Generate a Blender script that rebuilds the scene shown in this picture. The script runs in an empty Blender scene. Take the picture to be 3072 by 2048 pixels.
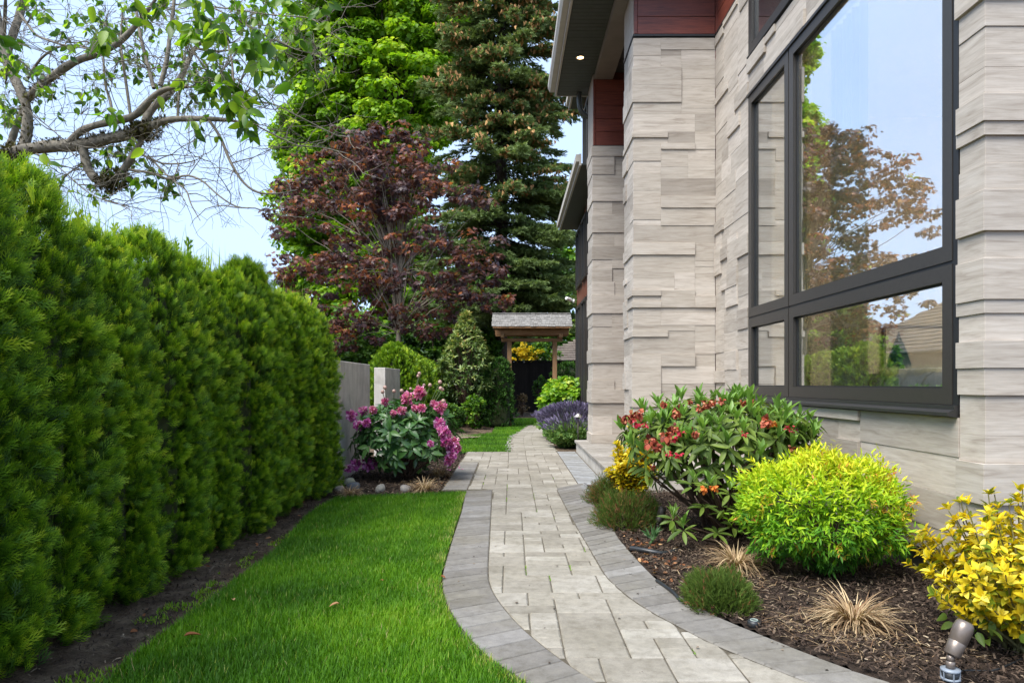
import bpy, math, random
import numpy as np
from mathutils import Vector, Matrix

scene = bpy.context.scene
COL = scene.collection
random.seed(7)
RNG = np.random.default_rng(7)

# ------------------------------------------------------------------ camera
cam_data = bpy.data.cameras.new("camera")
cam = bpy.data.objects.new("camera", cam_data)
COL.objects.link(cam)
EYE = 1.2
cam.location = (0, 0, EYE)
cam.rotation_euler = (math.radians(90), 0, 0)
cam_data.sensor_width = 36
cam_data.lens = 25
cam_data.shift_y = -0.041 * -1
cam_data.clip_start = 0.05
cam_data.clip_end = 3000
scene.camera = cam

# ------------------------------------------------------------------ sky and sun
SUN_DIR = Vector((-0.46, -0.46, 1.0)).normalized()      # towards the sun
world = bpy.data.worlds.new("World")
scene.world = world
world.use_nodes = True
wn, wl = world.node_tree.nodes, world.node_tree.links
wn.clear()
w_out = wn.new("ShaderNodeOutputWorld")
w_bg = wn.new("ShaderNodeBackground")
w_sky = wn.new("ShaderNodeTexSky")
w_sky.sky_type = 'NISHITA'
w_sky.sun_disc = False
w_sky.sun_elevation = math.asin(SUN_DIR.z)
w_sky.sun_rotation = math.atan2(SUN_DIR.x, SUN_DIR.y)
w_sky.altitude = 50
w_sky.air_density = 1.0
w_sky.dust_density = 1.5
w_tc = wn.new("ShaderNodeTexCoord")
w_map = wn.new("ShaderNodeMapping")
w_map.inputs['Scale'].default_value = (1.0, 1.0, 2.6)
w_noise = wn.new("ShaderNodeTexNoise")
w_noise.inputs['Scale'].default_value = 1.7
w_noise.inputs['Detail'].default_value = 7
w_noise.inputs['Roughness'].default_value = 0.5
w_noise.inputs['Distortion'].default_value = 0.4
w_ramp = wn.new("ShaderNodeMapRange")
w_ramp.inputs['From Min'].default_value = 0.40
w_ramp.inputs['From Max'].default_value = 0.72
w_ramp.inputs['To Min'].default_value = 0.82
w_ramp.inputs['To Max'].default_value = 1.0
w_mix = wn.new("ShaderNodeMix")
w_mix.data_type = 'RGBA'
w_mix.inputs[7].default_value = (3.05, 4.05, 5.8, 1)        # thin high cloud
wl.new(w_tc.outputs['Generated'], w_map.inputs['Vector'])
wl.new(w_map.outputs['Vector'], w_noise.inputs['Vector'])
wl.new(w_noise.outputs['Fac'], w_ramp.inputs['Value'])
wl.new(w_ramp.outputs['Result'], w_mix.inputs[0])
wl.new(w_sky.outputs['Color'], w_mix.inputs[6])
wl.new(w_mix.outputs[2], w_bg.inputs['Color'])
w_bg.inputs['Strength'].default_value = 0.074
wl.new(w_bg.outputs['Background'], w_out.inputs['Surface'])

sun_data = bpy.data.lights.new("sun", 'SUN')
sun_data.energy = 2.0
sun_data.angle = math.radians(38)
sun_data.color = (1.0, 0.96, 0.9)
sun = bpy.data.objects.new("sun", sun_data)
sun.rotation_euler = SUN_DIR.to_track_quat('Z', 'Y').to_euler()
sun.location = (-20, -20, 40)
COL.objects.link(sun)

scene.view_settings.view_transform = 'Standard'
scene.view_settings.look = 'None'
scene.view_settings.exposure = 1.85
scene.view_settings.gamma = 1.0
scene.view_settings.use_curve_mapping = False
scene.cycles.max_bounces = 10
scene.cycles.transparent_max_bounces = 12
scene.cycles.sample_clamp_indirect = 4.0
scene.cycles.caustics_reflective = False
scene.cycles.caustics_refractive = False

# ------------------------------------------------------------------ measuring helpers
FPX = 2133.0


def G(u, v):
    """ground point seen at photo pixel (u, v)"""
    y = EYE * FPX / (v - 1150.0)
    return ((u - 1536.0) * y / FPX, y)


def P(u, v, y):
    """point at distance y seen at photo pixel (u, v)"""
    return ((u - 1536.0) * y / FPX, y, EYE - (v - 1150.0) * y / FPX)


# ------------------------------------------------------------------ objects
def link(o, parent=None):
    COL.objects.link(o)
    if parent is not None:
        o.parent = parent
    return o


def thing(name, label, category, loc=(0, 0, 0), rotz=0.0, group=None):
    o = bpy.data.objects.new(name, None)
    o.empty_display_size = 0.1
    o.location = loc
    o.rotation_euler = (0, 0, rotz)
    COL.objects.link(o)
    o["label"] = label
    o["category"] = category
    if group:
        o["group"] = group
    return o


def tag(o, label=None, category=None, group=None, kind=None):
    if label:
        o["label"] = label
    if category:
        o["category"] = category
    if group:
        o["group"] = group
    if kind:
        o["kind"] = kind
    return o


def obj(name, me, mat=None, parent=None, loc=None, rot=None, scale=None):
    o = bpy.data.objects.new(name, me)
    if mat is not None and len(me.materials) == 0:
        me.materials.append(mat)
    link(o, parent)
    if loc is not None:
        o.location = loc
    if rot is not None:
        o.rotation_euler = rot
    if scale is not None:
        o.scale = scale if hasattr(scale, '__len__') else (scale,) * 3
    return o


def copy_thing(o, loc=None, rotz=None, scale=None, label=None, parent=None):
    c = o.copy()
    COL.objects.link(c)
    c.parent = parent
    for ch in list(o.children):
        copy_thing(ch, parent=c)
    if loc is not None:
        c.location = loc
    if rotz is not None:
        c.rotation_euler = (0, 0, rotz)
    if scale is not None:
        c.scale = scale if hasattr(scale, '__len__') else (scale,) * 3
    if label:
        c["label"] = label
    return c


# ------------------------------------------------------------------ mesh helpers
def pymesh(name, verts, faces, smooth=False):
    me = bpy.data.meshes.new(name)
    me.from_pydata([tuple(v) for v in verts], [], faces)
    if smooth:
        me.polygons.foreach_set('use_smooth', [True] * len(me.polygons))
    me.update()
    return me


def trimesh(name, V, F, attrs=None, smooth=False):
    V = np.asarray(V, dtype=np.float32).reshape(-1, 3)
    F = np.asarray(F, dtype=np.int32).reshape(-1, 3)
    me = bpy.data.meshes.new(name)
    me.vertices.add(len(V))
    me.vertices.foreach_set('co', V.ravel())
    me.loops.add(len(F) * 3)
    me.loops.foreach_set('vertex_index', F.ravel())
    me.polygons.add(len(F))
    me.polygons.foreach_set('loop_start', np.arange(0, len(F) * 3, 3, dtype=np.int32))
    me.update(calc_edges=True)
    if smooth:
        me.polygons.foreach_set('use_smooth', np.ones(len(F), dtype=bool))
    for k, a in (attrs or {}).items():
        at = me.attributes.new(k, 'FLOAT', 'POINT')
        at.data.foreach_set('value', np.asarray(a, dtype=np.float32))
    return me


class MB:
    def __init__(s):
        s.v, s.f = [], []

    def add(s, verts, faces):
        n = len(s.v)
        s.v += [tuple(v) for v in verts]
        s.f += [tuple(i + n for i in f) for f in faces]
        return s

    def box(s, x0, y0, z0, x1, y1, z1):
        return s.add([(x0, y0, z0), (x1, y0, z0), (x1, y1, z0), (x0, y1, z0),
                      (x0, y0, z1), (x1, y0, z1), (x1, y1, z1), (x0, y1, z1)],
                     [(0, 3, 2, 1), (4, 5, 6, 7), (0, 1, 5, 4), (1, 2, 6, 5), (2, 3, 7, 6), (3, 0, 4, 7)])

    def prism(s, poly, z0, z1):
        """closed prism over a counter-clockwise xy polygon"""
        n = len(poly)
        return s.add([(x, y, z0) for x, y in poly] + [(x, y, z1) for x, y in poly],
                     [tuple(reversed(range(n))), tuple(range(n, 2 * n))] +
                     [(i, (i + 1) % n, n + (i + 1) % n, n + i) for i in range(n)])

    def lathe(s, prof, n=20, cx=0, cy=0, cap=True):
        m = len(prof)
        vs = [(cx + r * math.cos(2 * math.pi * k / n), cy + r * math.sin(2 * math.pi * k / n), z)
              for r, z in prof for k in range(n)]
        fs = [(i * n + k, i * n + (k + 1) % n, (i + 1) * n + (k + 1) % n, (i + 1) * n + k)
              for i in range(m - 1) for k in range(n)]
        if cap:
            fs += [tuple(reversed(range(n))), tuple((m - 1) * n + k for k in range(n))]
        return s.add(vs, fs)

    def mesh(s, name, smooth=False):
        return pymesh(name, s.v, s.f, smooth)

    def build(s, name, mat, parent=None, smooth=False, **kw):
        return obj(name, s.mesh(name, smooth), mat, parent, **kw)


def boxobj(name, b, mat, parent=None, bev=0.0):
    """a box with softly chamfered edges"""
    x0, y0, z0, x1, y1, z1 = b
    if bev <= 0:
        return MB().box(*b).build(name, mat, parent)
    c = min(bev, (x1 - x0) * .3, (y1 - y0) * .3, (z1 - z0) * .3)
    vs = []
    for sx in (0, 1):
        for sy in (0, 1):
            for sz in (0, 1):
                X, Y, Z = (x1 if sx else x0), (y1 if sy else y0), (z1 if sz else z0)
                dx, dy, dz = (-c if sx else c), (-c if sy else c), (-c if sz else c)
                vs += [(X, Y + dy, Z + dz), (X + dx, Y, Z + dz), (X + dx, Y + dy, Z)]
    idx = lambda sx, sy, sz, a: ((sx * 2 + sy) * 2 + sz) * 3 + a
    fs = []
    for s_ in (0, 1):
        q = [idx(s_, 0, 0, 0), idx(s_, 1, 0, 0), idx(s_, 1, 1, 0), idx(s_, 0, 1, 0)]
        fs.append(tuple(q if s_ else reversed(q)))
        q = [idx(0, s_, 0, 1), idx(1, s_, 0, 1), idx(1, s_, 1, 1), idx(0, s_, 1, 1)]
        fs.append(tuple(reversed(q) if s_ else q))
        q = [idx(0, 0, s_, 2), idx(1, 0, s_, 2), idx(1, 1, s_, 2), idx(0, 1, s_, 2)]
        fs.append(tuple(q if s_ else reversed(q)))
    for a in (0, 1):
        for b_ in (0, 1):
            fs.append((idx(a, b_, 0, 0), idx(a, b_, 1, 0), idx(a, b_, 1, 1), idx(a, b_, 0, 1)))
            fs.append((idx(a, 0, b_, 0), idx(a, 1, b_, 0), idx(a, 1, b_, 2), idx(a, 0, b_, 2)))
            fs.append((idx(0, a, b_, 1), idx(1, a, b_, 1), idx(1, a, b_, 2), idx(0, a, b_, 2)))
    for sx in (0, 1):
        for sy in (0, 1):
            for sz in (0, 1):
                fs.append((idx(sx, sy, sz, 0), idx(sx, sy, sz, 1), idx(sx, sy, sz, 2)))
    me = bpy.data.meshes.new(name)
    me.from_pydata(vs, [], fs)
    me.update()
    return obj(name, me, mat, parent)


def unit(a):
    return a / np.maximum(np.linalg.norm(a, axis=-1, keepdims=True), 1e-9)


def rand_dirs(n, rng=RNG):
    return unit(rng.normal(size=(n, 3)))


def tubes(paths, radii, sides=5):
    """paths (N,K,3), radii (N,K) -> vertices, triangles"""
    paths = np.asarray(paths, float)
    radii = np.asarray(radii, float)
    N, K, _ = paths.shape
    t = unit(np.gradient(paths, axis=1))
    ref = np.array([0.31, 0.87, 0.23])
    ref = ref / np.linalg.norm(ref)
    u = unit(np.cross(t, ref))
    v = np.cross(t, u)
    a = np.arange(sides) * 2 * math.pi / sides
    ring = u[:, :, None, :] * np.cos(a)[None, None, :, None] + v[:, :, None, :] * np.sin(a)[None, None, :, None]
    V = paths[:, :, None, :] + ring * radii[:, :, None, None]
    i = np.arange(N)[:, None, None] * K * sides
    k = np.arange(K - 1)[None, :, None] * sides
    s = np.arange(sides)[None, None, :]
    s2 = (s + 1) % sides
    a0, a1, b0, b1 = i + k + s, i + k + s2, i + k + sides + s, i + k + sides + s2
    F = np.concatenate([np.stack([a0, a1, b1], -1).reshape(-1, 3), np.stack([a0, b1, b0], -1).reshape(-1, 3)])
    return V.reshape(-1, 3), F


def resample(pts, K):
    """smooth path through hand points, columns may include radius"""
    pts = np.asarray(pts, float)
    d = np.r_[0, np.cumsum(np.linalg.norm(np.diff(pts[:, :3], axis=0), axis=1))]
    t = np.linspace(0, d[-1], K)
    out = np.stack([np.interp(t, d, pts[:, c]) for c in range(pts.shape[1])], 1)
    for _ in range(2):
        out[1:-1] = (out[:-2] + 2 * out[1:-1] + out[2:]) / 4
    return out


def tube_obj(name, pts, r0, r1, mat, parent=None, K=12, sides=8):
    p = resample(pts, K)[None]
    V, F = tubes(p, np.linspace(r0, r1, K)[None], sides)
    return obj(name, trimesh(name, V, F, smooth=True), mat, parent)


def merge(parts):
    """[(V, F, {attr: arr})...] -> one"""
    Vs, Fs, At, n = [], [], {}, 0
    for V, F, A in parts:
        Vs.append(V)
        Fs.append(F + n)
        n += len(V)
        for k, a in A.items():
            At.setdefault(k, []).append(a)
    return np.concatenate(Vs), np.concatenate(Fs), {k: np.concatenate(a) for k, a in At.items()}


def place(tmpl, Pn, D, N, S, grad=0.0, **attrs):
    """copies of a leaf template: points, length axes, face normals, sizes"""
    tv, tf = tmpl
    tv = np.asarray(tv, float)
    tf = np.asarray(tf, np.int64)
    n = len(Pn)
    D = unit(D)
    N = unit(N - D * np.sum(N * D, 1, keepdims=True))
    B = np.cross(D, N)
    S = np.broadcast_to(np.asarray(S, float), (n,))[:, None, None]
    V = Pn[:, None, :] + S * (tv[None, :, 0:1] * B[:, None, :] + tv[None, :, 1:2] * D[:, None, :] + tv[None, :, 2:3] * N[:, None, :])
    F = tf[None] + (np.arange(n) * len(tv))[:, None, None]
    A = {k: np.repeat(np.broadcast_to(np.asarray(a, float), (n,)), len(tv)) for k, a in attrs.items()}
    if grad and 'tint' in A:
        A['tint'] = np.clip(A['tint'] + grad * np.tile(np.clip(tv[:, 1], 0, 1) - .5, n), 0, 1)
    return V.reshape(-1, 3), F.reshape(-1, 3), A


def strips(Pn, az, L, lean0, lean1, width, seg=3, **attrs):
    """blades that start at lean0 from the vertical and end at lean1"""
    n = len(Pn)
    L, lean0, lean1, width = [np.broadcast_to(np.asarray(q, float), (n,)) for q in (L, lean0, lean1, width)]
    out = np.stack([np.cos(az), np.sin(az), np.zeros(n)], 1)
    side = np.stack([-np.sin(az), np.cos(az), np.zeros(n)], 1)
    cur = Pn.copy()
    rows = []
    for k in range(seg):
        w = width * (1 - (k / seg) ** 2 * 0.8) * 0.5
        rows += [cur - side * w[:, None], cur + side * w[:, None]]
        a = lean0 + (lean1 - lean0) * (k + .5) / seg
        cur = cur + (out * np.sin(a)[:, None] + np.array([0, 0, 1.0]) * np.cos(a)[:, None]) * (L / seg)[:, None]
    rows.append(cur)
    V = np.stack(rows, 1)
    m = V.shape[1]
    f = []
    for k in range(seg - 1):
        a = 2 * k
        f += [(a, a + 1, a + 3), (a, a + 3, a + 2)]
    f.append((2 * seg - 2, 2 * seg - 1, 2 * seg))
    F = np.array(f)[None] + (np.arange(n) * m)[:, None, None]
    A = {k: np.repeat(np.broadcast_to(np.asarray(a, float), (n,)), m) for k, a in attrs.items()}
    return V.reshape(-1, 3), F.reshape(-1, 3), A


# leaf templates (across, along, out of the face)
LEAF2 = ([(0, 0, 0), (-.5, .45, .10), (.5, .45, .10), (0, 1, -.06)], [(0, 3, 1), (0, 2, 3)])


def leaf_tmpl(w=.5, fold=.08, droop=.12, seg=4, base=.35):
    """a folded leaf with a midrib, widest near base..middle, drooping to its tip"""
    vs, fs = [(0, 0, 0)], []
    for k in range(1, seg):
        t = k / seg
        ww = w * .5 * (math.sin(math.pi * t ** (0.75 if base < .4 else 1.0))) ** .8
        z = -droop * t * t
        vs += [(-ww, t, z + fold * ww * 4), (0, t, z), (ww, t, z + fold * ww * 4)]
    vs.append((0, 1, -droop))
    fs += [(0, 2, 1), (0, 3, 2)]
    for k in range(seg - 2):
        a = 1 + 3 * k
        fs += [(a, a + 1, a + 4), (a, a + 4, a + 3), (a + 1, a + 2, a + 5), (a + 1, a + 5, a + 4)]
    a = 1 + 3 * (seg - 2)
    n = len(vs) - 1
    fs += [(a, a + 1, n), (a + 1, a + 2, n)]
    return vs, fs


def maple_tmpl():
    pts = [(-.12, .0), (-.55, .12), (-.30, .28), (-.62, .62), (-.26, .58), (0, 1.05), (.26, .58), (.62, .62), (.30, .28), (.55, .12), (.12, .0)]
    vs = [(0, .22, .05)] + [(x, y, -.10 * (abs(x) + y * .5)) for x, y in pts]
    fs = [(0, i + 1, i) for i in range(1, len(pts))]
    return vs, fs


def fan_tmpl(n=6, spread=1.0, w=.07):
    """a flat evergreen spray: stem with paired branchlets"""
    vs, fs = [], []

    def spike(x, y, a, l, ww):
        dx, dy = math.sin(a), math.cos(a)
        k = len(vs)
        vs.extend([(x - dy * ww * .5, y + dx * ww * .5, 0), (x + dy * ww * .5, y - dx * ww * .5, 0),
                   (x + dx * l * .55 + dy * ww * .62, y + dy * l * .55 - dx * ww * .62, .02),
                   (x + dx * l, y + dy * l, -.03), (x + dx * l * .55 - dy * ww * .62, y + dy * l * .55 + dx * ww * .62, .02)])
        fs.extend([(k, k + 1, k + 2), (k, k + 2, k + 4), (k + 4, k + 2, k + 3)])
    spike(0, 0, 0, 1.0, w)
    for i in range(n):
        t = .12 + .72 * i / n
        s = -1 if i % 2 else 1
        l = (.62 - .42 * abs(t - .25)) * spread
        a = s * (.72 - .25 * t)
        spike(0, t, a, l, w)
        if l > .38:
            spike(math.sin(a) * l * .4, t + math.cos(a) * l * .4, a - s * .55, l * .5, w * .85)
    return vs, fs


MAPLE = maple_tmpl()
FAN = fan_tmpl(6, 1.05, .040)
FAN_S = fan_tmpl(4, 1.0, .12)
# ------------------------------------------------------------------ materials
MATS = {}


class NT:
    def __init__(s, name):
        s.m = bpy.data.materials.new(name)
        s.m.use_nodes = True
        s.n, s.l = s.m.node_tree.nodes, s.m.node_tree.links
        s.n.clear()
        s.out = s.n.new("ShaderNodeOutputMaterial")
        s.b = s.n.new("ShaderNodeBsdfPrincipled")
        s.l.new(s.b.outputs[0], s.out.inputs[0])

    def node(s, t, **kw):
        n = s.n.new(t)
        for k, v in kw.items():
            setattr(n, k, v)
        return n

    def pos(s, scale=(1, 1, 1), rnd=0.0, obj_space=False):
        src = s.node("ShaderNodeTexCoord").outputs['Object'] if obj_space else s.node("ShaderNodeNewGeometry").outputs['Position']
        mp = s.node("ShaderNodeMapping")
        mp.inputs['Scale'].default_value = scale
        s.l.new(src, mp.inputs['Vector'])
        if rnd:
            oi = s.node("ShaderNodeObjectInfo")
            mul = s.node("ShaderNodeMath", operation='MULTIPLY')
            mul.inputs[1].default_value = rnd
            s.l.new(oi.outputs['Random'], mul.inputs[0])
            cb = s.node("ShaderNodeCombineXYZ")
            for i in range(3):
                s.l.new(mul.outputs[0], cb.inputs[i])
            s.l.new(cb.outputs[0], mp.inputs['Location'])
        return mp.outputs[0]

    def noise(s, vec, scale=5, detail=4, rough=.55, dist=0):
        n = s.node("ShaderNodeTexNoise")
        n.inputs['Scale'].default_value = scale
        n.inputs['Detail'].default_value = detail
        n.inputs['Roughness'].default_value = rough
        n.inputs['Distortion'].default_value = dist
        s.l.new(vec, n.inputs['Vector'])
        return n.outputs['Fac']

    def ramp(s, fac, stops):
        r = s.node("ShaderNodeValToRGB")
        e = r.color_ramp.elements
        while len(e) < len(stops):
            e.new(.5)
        for i, (p, c) in enumerate(stops):
            e[i].position = p
            e[i].color = (*c, 1) if len(c) == 3 else c
        s.l.new(fac, r.inputs[0])
        return r.outputs[0]

    def mix(s, fac, a, b, mode='MIX'):
        m = s.node("ShaderNodeMix", data_type='RGBA', blend_type=mode)
        for sock, val in ((0, fac), (6, a), (7, b)):
            if isinstance(val, (int, float)):
                m.inputs[sock].default_value = val
            elif isinstance(val, tuple):
                m.inputs[sock].default_value = (*val, 1) if len(val) == 3 else val
            else:
                s.l.new(val, m.inputs[sock])
        return m.outputs[2]

    def rng(s, fac, a, b, c, d):
        m = s.node("ShaderNodeMapRange")
        for i, v in enumerate((a, b, c, d)):
            m.inputs[i + 1].default_value = v
        s.l.new(fac, m.inputs[0])
        return m.outputs[0]

    def attr(s, name):
        a = s.node("ShaderNodeAttribute", attribute_name=name)
        return a.outputs['Fac']

    def bump(s, fac, strength=.3, dist=.01):
        b = s.node("ShaderNodeBump")
        b.inputs['Strength'].default_value = strength
        b.inputs['Distance'].default_value = dist
        s.l.new(fac, b.inputs['Height'])
        s.l.new(b.outputs[0], s.b.inputs['Normal'])

    def rnd(s):
        return s.node("ShaderNodeObjectInfo").outputs['Random']

    def color(s, c):
        if isinstance(c, tuple):
            s.b.inputs['Base Color'].default_value = (*c, 1)
        else:
            s.l.new(c, s.b.inputs['Base Color'])
        return s


def plain(name, col, rough=.6, metal=0.0, noise_amt=.25, scale=20, bump=.1, spec=.5):
    t = NT(name)
    v = t.noise(t.pos(), scale, 5)
    dark = tuple(c * (1 - noise_amt) for c in col)
    lite = tuple(min(1, c * (1 + noise_amt)) for c in col)
    t.color(t.ramp(v, [(.3, dark), (.7, lite)]))
    t.b.inputs['Roughness'].default_value = rough
    t.b.inputs['Metallic'].default_value = metal
    t.b.inputs['Specular IOR Level'].default_value = spec
    if bump:
        t.bump(v, bump, .004)
    return t.m


def leafy(name, stops, rough=.5, trans=.3, spec=.35, patch=0.0, tcol=1.6, attr='tint'):
    """leaf material: colour by each leaf's own tint, some light shining through"""
    t = NT(name)
    f = t.attr(attr)
    if patch:
        nz = t.noise(t.pos(), patch, 3)
        add = t.node("ShaderNodeMath", operation='ADD')
        t.l.new(f, add.inputs[0])
        t.l.new(t.rng(nz, .3, .7, -.22, .22), add.inputs[1])
        f = add.outputs[0]
    c = t.ramp(f, stops)
    t.color(c)
    t.b.inputs['Roughness'].default_value = rough
    t.b.inputs['Specular IOR Level'].default_value = spec
    tr = t.node("ShaderNodeBsdfTranslucent")
    cc = t.mix(1.0, c, (tcol, tcol, tcol * .55), 'MULTIPLY')
    t.l.new(cc, tr.inputs[0])
    mx = t.node("ShaderNodeMixShader")
    mx.inputs[0].default_value = trans
    t.l.new(t.b.outputs[0], mx.inputs[1])
    t.l.new(tr.outputs[0], mx.inputs[2])
    t.l.new(mx.outputs[0], t.out.inputs[0])
    return t.m


def m_stone():
    t = NT("limestone")
    vec = t.pos((1.0, 1.0, 9.0), 37.0)
    a = t.noise(vec, 2.2, 6, .62, 1.1)
    b = t.noise(t.pos((2.0, 2.0, 46.0), 11.0), 3.0, 4, .6, .4)
    base = t.ramp(a, [(.26, (.30, .258, .216)), (.42, (.415, .370, .320)), (.55, (.47, .425, .373)), (.78, (.535, .497, .45))])
    fine = t.ramp(b, [(.3, (.80, .79, .78)), (.55, (1, 1, 1)), (.8, (1.04, 1.04, 1.04))])
    c = t.mix(.8, base, fine, 'MULTIPLY')
    tone = t.ramp(t.rnd(), [(0, (.72, .70, .675)), (.08, (.80, .785, .76)), (.16, (.94, .93, .91)), (.6, (1.0, .985, .955)), (.85, (1.08, 1.065, 1.04)), (1, (1.18, 1.17, 1.16))])
    t.color(t.mix(1.0, c, tone, 'MULTIPLY'))
    t.b.inputs['Roughness'].default_value = .62
    t.b.inputs['Specular IOR Level'].default_value = .3
    spot = t.noise(t.pos((1, 1, 1), 17.0), 5.5, 6, .7)
    t.bump(b, .16, .003)
    return t.m


def m_paver(name, lo, hi, warm=.06):
    t = NT(name)
    big = t.noise(t.pos((1, 1, 1), 9.0), 7, 4)
    fine = t.noise(t.pos((1, 1, 1), 3.0), 160, 3, .7)
    c = t.mix(big, lo, hi)
    c = t.mix(.55, c, t.ramp(fine, [(.3, (.72, .72, .72)), (.6, (1.05, 1.05, 1.05)), (.8, (1.25, 1.25, 1.25))]), 'MULTIPLY')
    stain = t.noise(t.pos(), 1.7, 6, .65)
    c = t.mix(t.rng(stain, .42, .72, 0, .6), c, (.15, .135, .10))
    blot = t.noise(t.pos((1, 1, 1), 4.0), 16, 5, .7)
    c = t.mix(.75, c, t.ramp(blot, [(.32, (.70, .68, .64)), (.5, (1, 1, 1)), (.68, (1.22, 1.21, 1.18))]), 'MULTIPLY')
    tone = t.ramp(t.rnd(), [(0, (.80, .785, .76)), (.3, (.92, .91, .88)), (.6, (1.01, 1.0, .97)), (.85, (1.08, 1.08, 1.08)), (1, (1.22, 1.23, 1.23))])
    t.color(t.mix(1.0, c, tone, 'MULTIPLY'))
    t.b.inputs['Roughness'].default_value = .85
    t.b.inputs['Specular IOR Level'].default_value = .25
    t.bump(fine, .45, .003)
    return t.m


def m_wood(name, lo, hi, axis_scale, rough=.5, spec=.4, bump=.1):
    t = NT(name)
    a = t.noise(t.pos(axis_scale, 23.0), 3, 6, .65, .6)
    c = t.ramp(a, [(.3, lo), (.5, tuple((x + y) / 2 for x, y in zip(lo, hi))), (.72, hi)])
    tone = t.ramp(t.rnd(), [(0, (.82, .82, .82)), (1, (1.12, 1.12, 1.12))])
    t.color(t.mix(1.0, c, tone, 'MULTIPLY'))
    t.b.inputs['Roughness'].default_value = rough
    t.b.inputs['Specular IOR Level'].default_value = spec
    t.bump(a, bump, .003)
    return t.m


def m_glass():
    t = NT("window_glass")
    tr = t.node("ShaderNodeBsdfTransparent")
    tr.inputs[0].default_value = (.93, .96, .93, 1)
    gl = t.node("ShaderNodeBsdfGlossy")
    gl.inputs['Color'].default_value = (.94, .97, 1, 1)
    gl.inputs['Roughness'].default_value = 0.0
    fr = t.node("ShaderNodeLayerWeight")
    fr.inputs[0].default_value = .5
    wv = t.node("ShaderNodeBump")
    wv.inputs['Strength'].default_value = .05
    wv.inputs['Distance'].default_value = .02
    t.l.new(t.noise(t.pos(), 1.6, 1, .4), wv.inputs['Height'])
    t.l.new(wv.outputs[0], gl.inputs['Normal'])
    mx = t.node("ShaderNodeMixShader")
    t.l.new(t.ramp(fr.outputs[1], [(0, (.22,) * 3), (.3, (.34,) * 3), (.55, (.50,) * 3), (.75, (.66,) * 3), (.95, (1,) * 3)]), mx.inputs[0])
    t.l.new(tr.outputs[0], mx.inputs[1])
    t.l.new(gl.outputs[0], mx.inputs[2])
    t.l.new(mx.outputs[0], t.out.inputs[0])
    return t.m


def m_soil(name, lo, mid, hi, scale=9):
    t = NT(name)
    a = t.noise(t.pos(), scale, 8, .7)
    b = t.noise(t.pos((1, 1, 1)), scale * 12, 4, .7)
    c = t.ramp(a, [(.3, lo), (.5, mid), (.72, hi)])
    c = t.mix(.7, c, t.ramp(b, [(.3, (.4, .4, .4)), (.6, (1, 1, 1)), (.8, (1.6, 1.5, 1.4))]), 'MULTIPLY')
    t.color(c)
    t.b.inputs['Roughness'].default_value = .95
    t.b.inputs['Specular IOR Level'].default_value = .15
    t.bump(b, .8, .01)
    return t.m


def m_concrete():
    t = NT("cast_concrete")
    a = t.noise(t.pos((1, 1, 1)), 3.2, 7, .62, .5)
    b = t.noise(t.pos((3, 3, .6)), 4, 4, .6)
    c = t.ramp(a, [(.3, (.36, .335, .295)), (.5, (.49, .46, .41)), (.7, (.60, .565, .51))])
    c = t.mix(.5, c, t.ramp(b, [(.3, (.7, .68, .64)), (.6, (1, 1, 1))]), 'MULTIPLY')
    t.color(c)
    t.b.inputs['Roughness'].default_value = .85
    t.bump(t.noise(t.pos(), 60, 4), .2, .004)
    return t.m


STONE = m_stone()
PAVER = m_paver("light_paver", (.245, .224, .188), (.335, .314, .276))
PAVER_DARK = m_paver("dark_paver", (.158, .149, .138), (.228, .217, .204))
PAVER_SKYTINT = m_paver("sky_tinted_paver", (.21, .215, .22), (.29, .295, .30))  # blue cast of the sky light is put into this border's colour
JOINT = m_soil("joint_sand", (.07, .06, .04), (.14, .12, .09), (.22, .20, .15), 12)
SOIL = m_soil("dark_soil", (.045, .032, .020), (.11, .078, .052), (.22, .165, .11), 7)
MULCH = m_soil("bark_mulch_soil", (.018, .013, .010), (.045, .032, .024), (.085, .06, .045), 14)
LAWNSOIL = m_soil("lawn_soil", (.02, .035, .008), (.035, .07, .012), (.06, .10, .02), 10)
CONC = m_concrete()
SLABM = m_paver("porch_tile", (.27, .25, .225), (.34, .32, .295))
REDWOOD = m_wood("red_cedar_cladding", (.085, .020, .013), (.23, .058, .032), (1.2, 1.2, 22), .38, .5)
REDWOOD_L = m_wood("orange_cedar_trim", (.12, .04, .022), (.24, .085, .045), (6, 6, 1.2), .5, .4)
SIDING = plain("beige_siding", (.36, .31, .26), .7, 0, .06, 6, .03)
BLACK = plain("black_metal", (.030, .029, .028), .42, .2, .12, 60, .04)
FRAMEM = plain("bronze_frame", (.043, .038, .032), .42, .25, .10, 50, .04)
FRAMED = plain("dark_gasket", (.012, .012, .012), .5, 0, .1, 50, 0)
GLASS = m_glass()
FASCIA = plain("pale_fascia", (.48, .45, .40), .55, 0, .06, 9, .02)
SOFFIT = plain("dark_soffit", (.050, .056, .046), .6, 0, .12, 9, .03)
BEAMM = plain("taupe_beam", (.20, .175, .15), .6, 0, .08, 6, .02)
CEDAR = m_wood("weathered_cedar_post", (.24, .125, .055), (.46, .27, .135), (8, 8, 1.2), .75, .25, .3)
CEDARX = m_wood("cedar_beam_wood", (.22, .11, .05), (.42, .24, .12), (1.2, 8, 8), .75, .25, .3)
SHAKE = m_wood("grey_cedar_shake", (.135, .127, .116), (.28, .268, .25), (16, 2, 2), .85, .2, .4)
FENCEM = m_wood("black_stained_board", (.008, .007, .006), (.022, .018, .015), (14, 14, .8), .85, .15, .2)
ROOFM = m_wood("brown_roof_shake", (.09, .07, .055), (.20, .165, .135), (8, 8, 2), .9, .2, .4)
PLASTER = plain("warm_plaster", (.58, .53, .45), .8, 0, .03, 4, 0)
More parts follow.
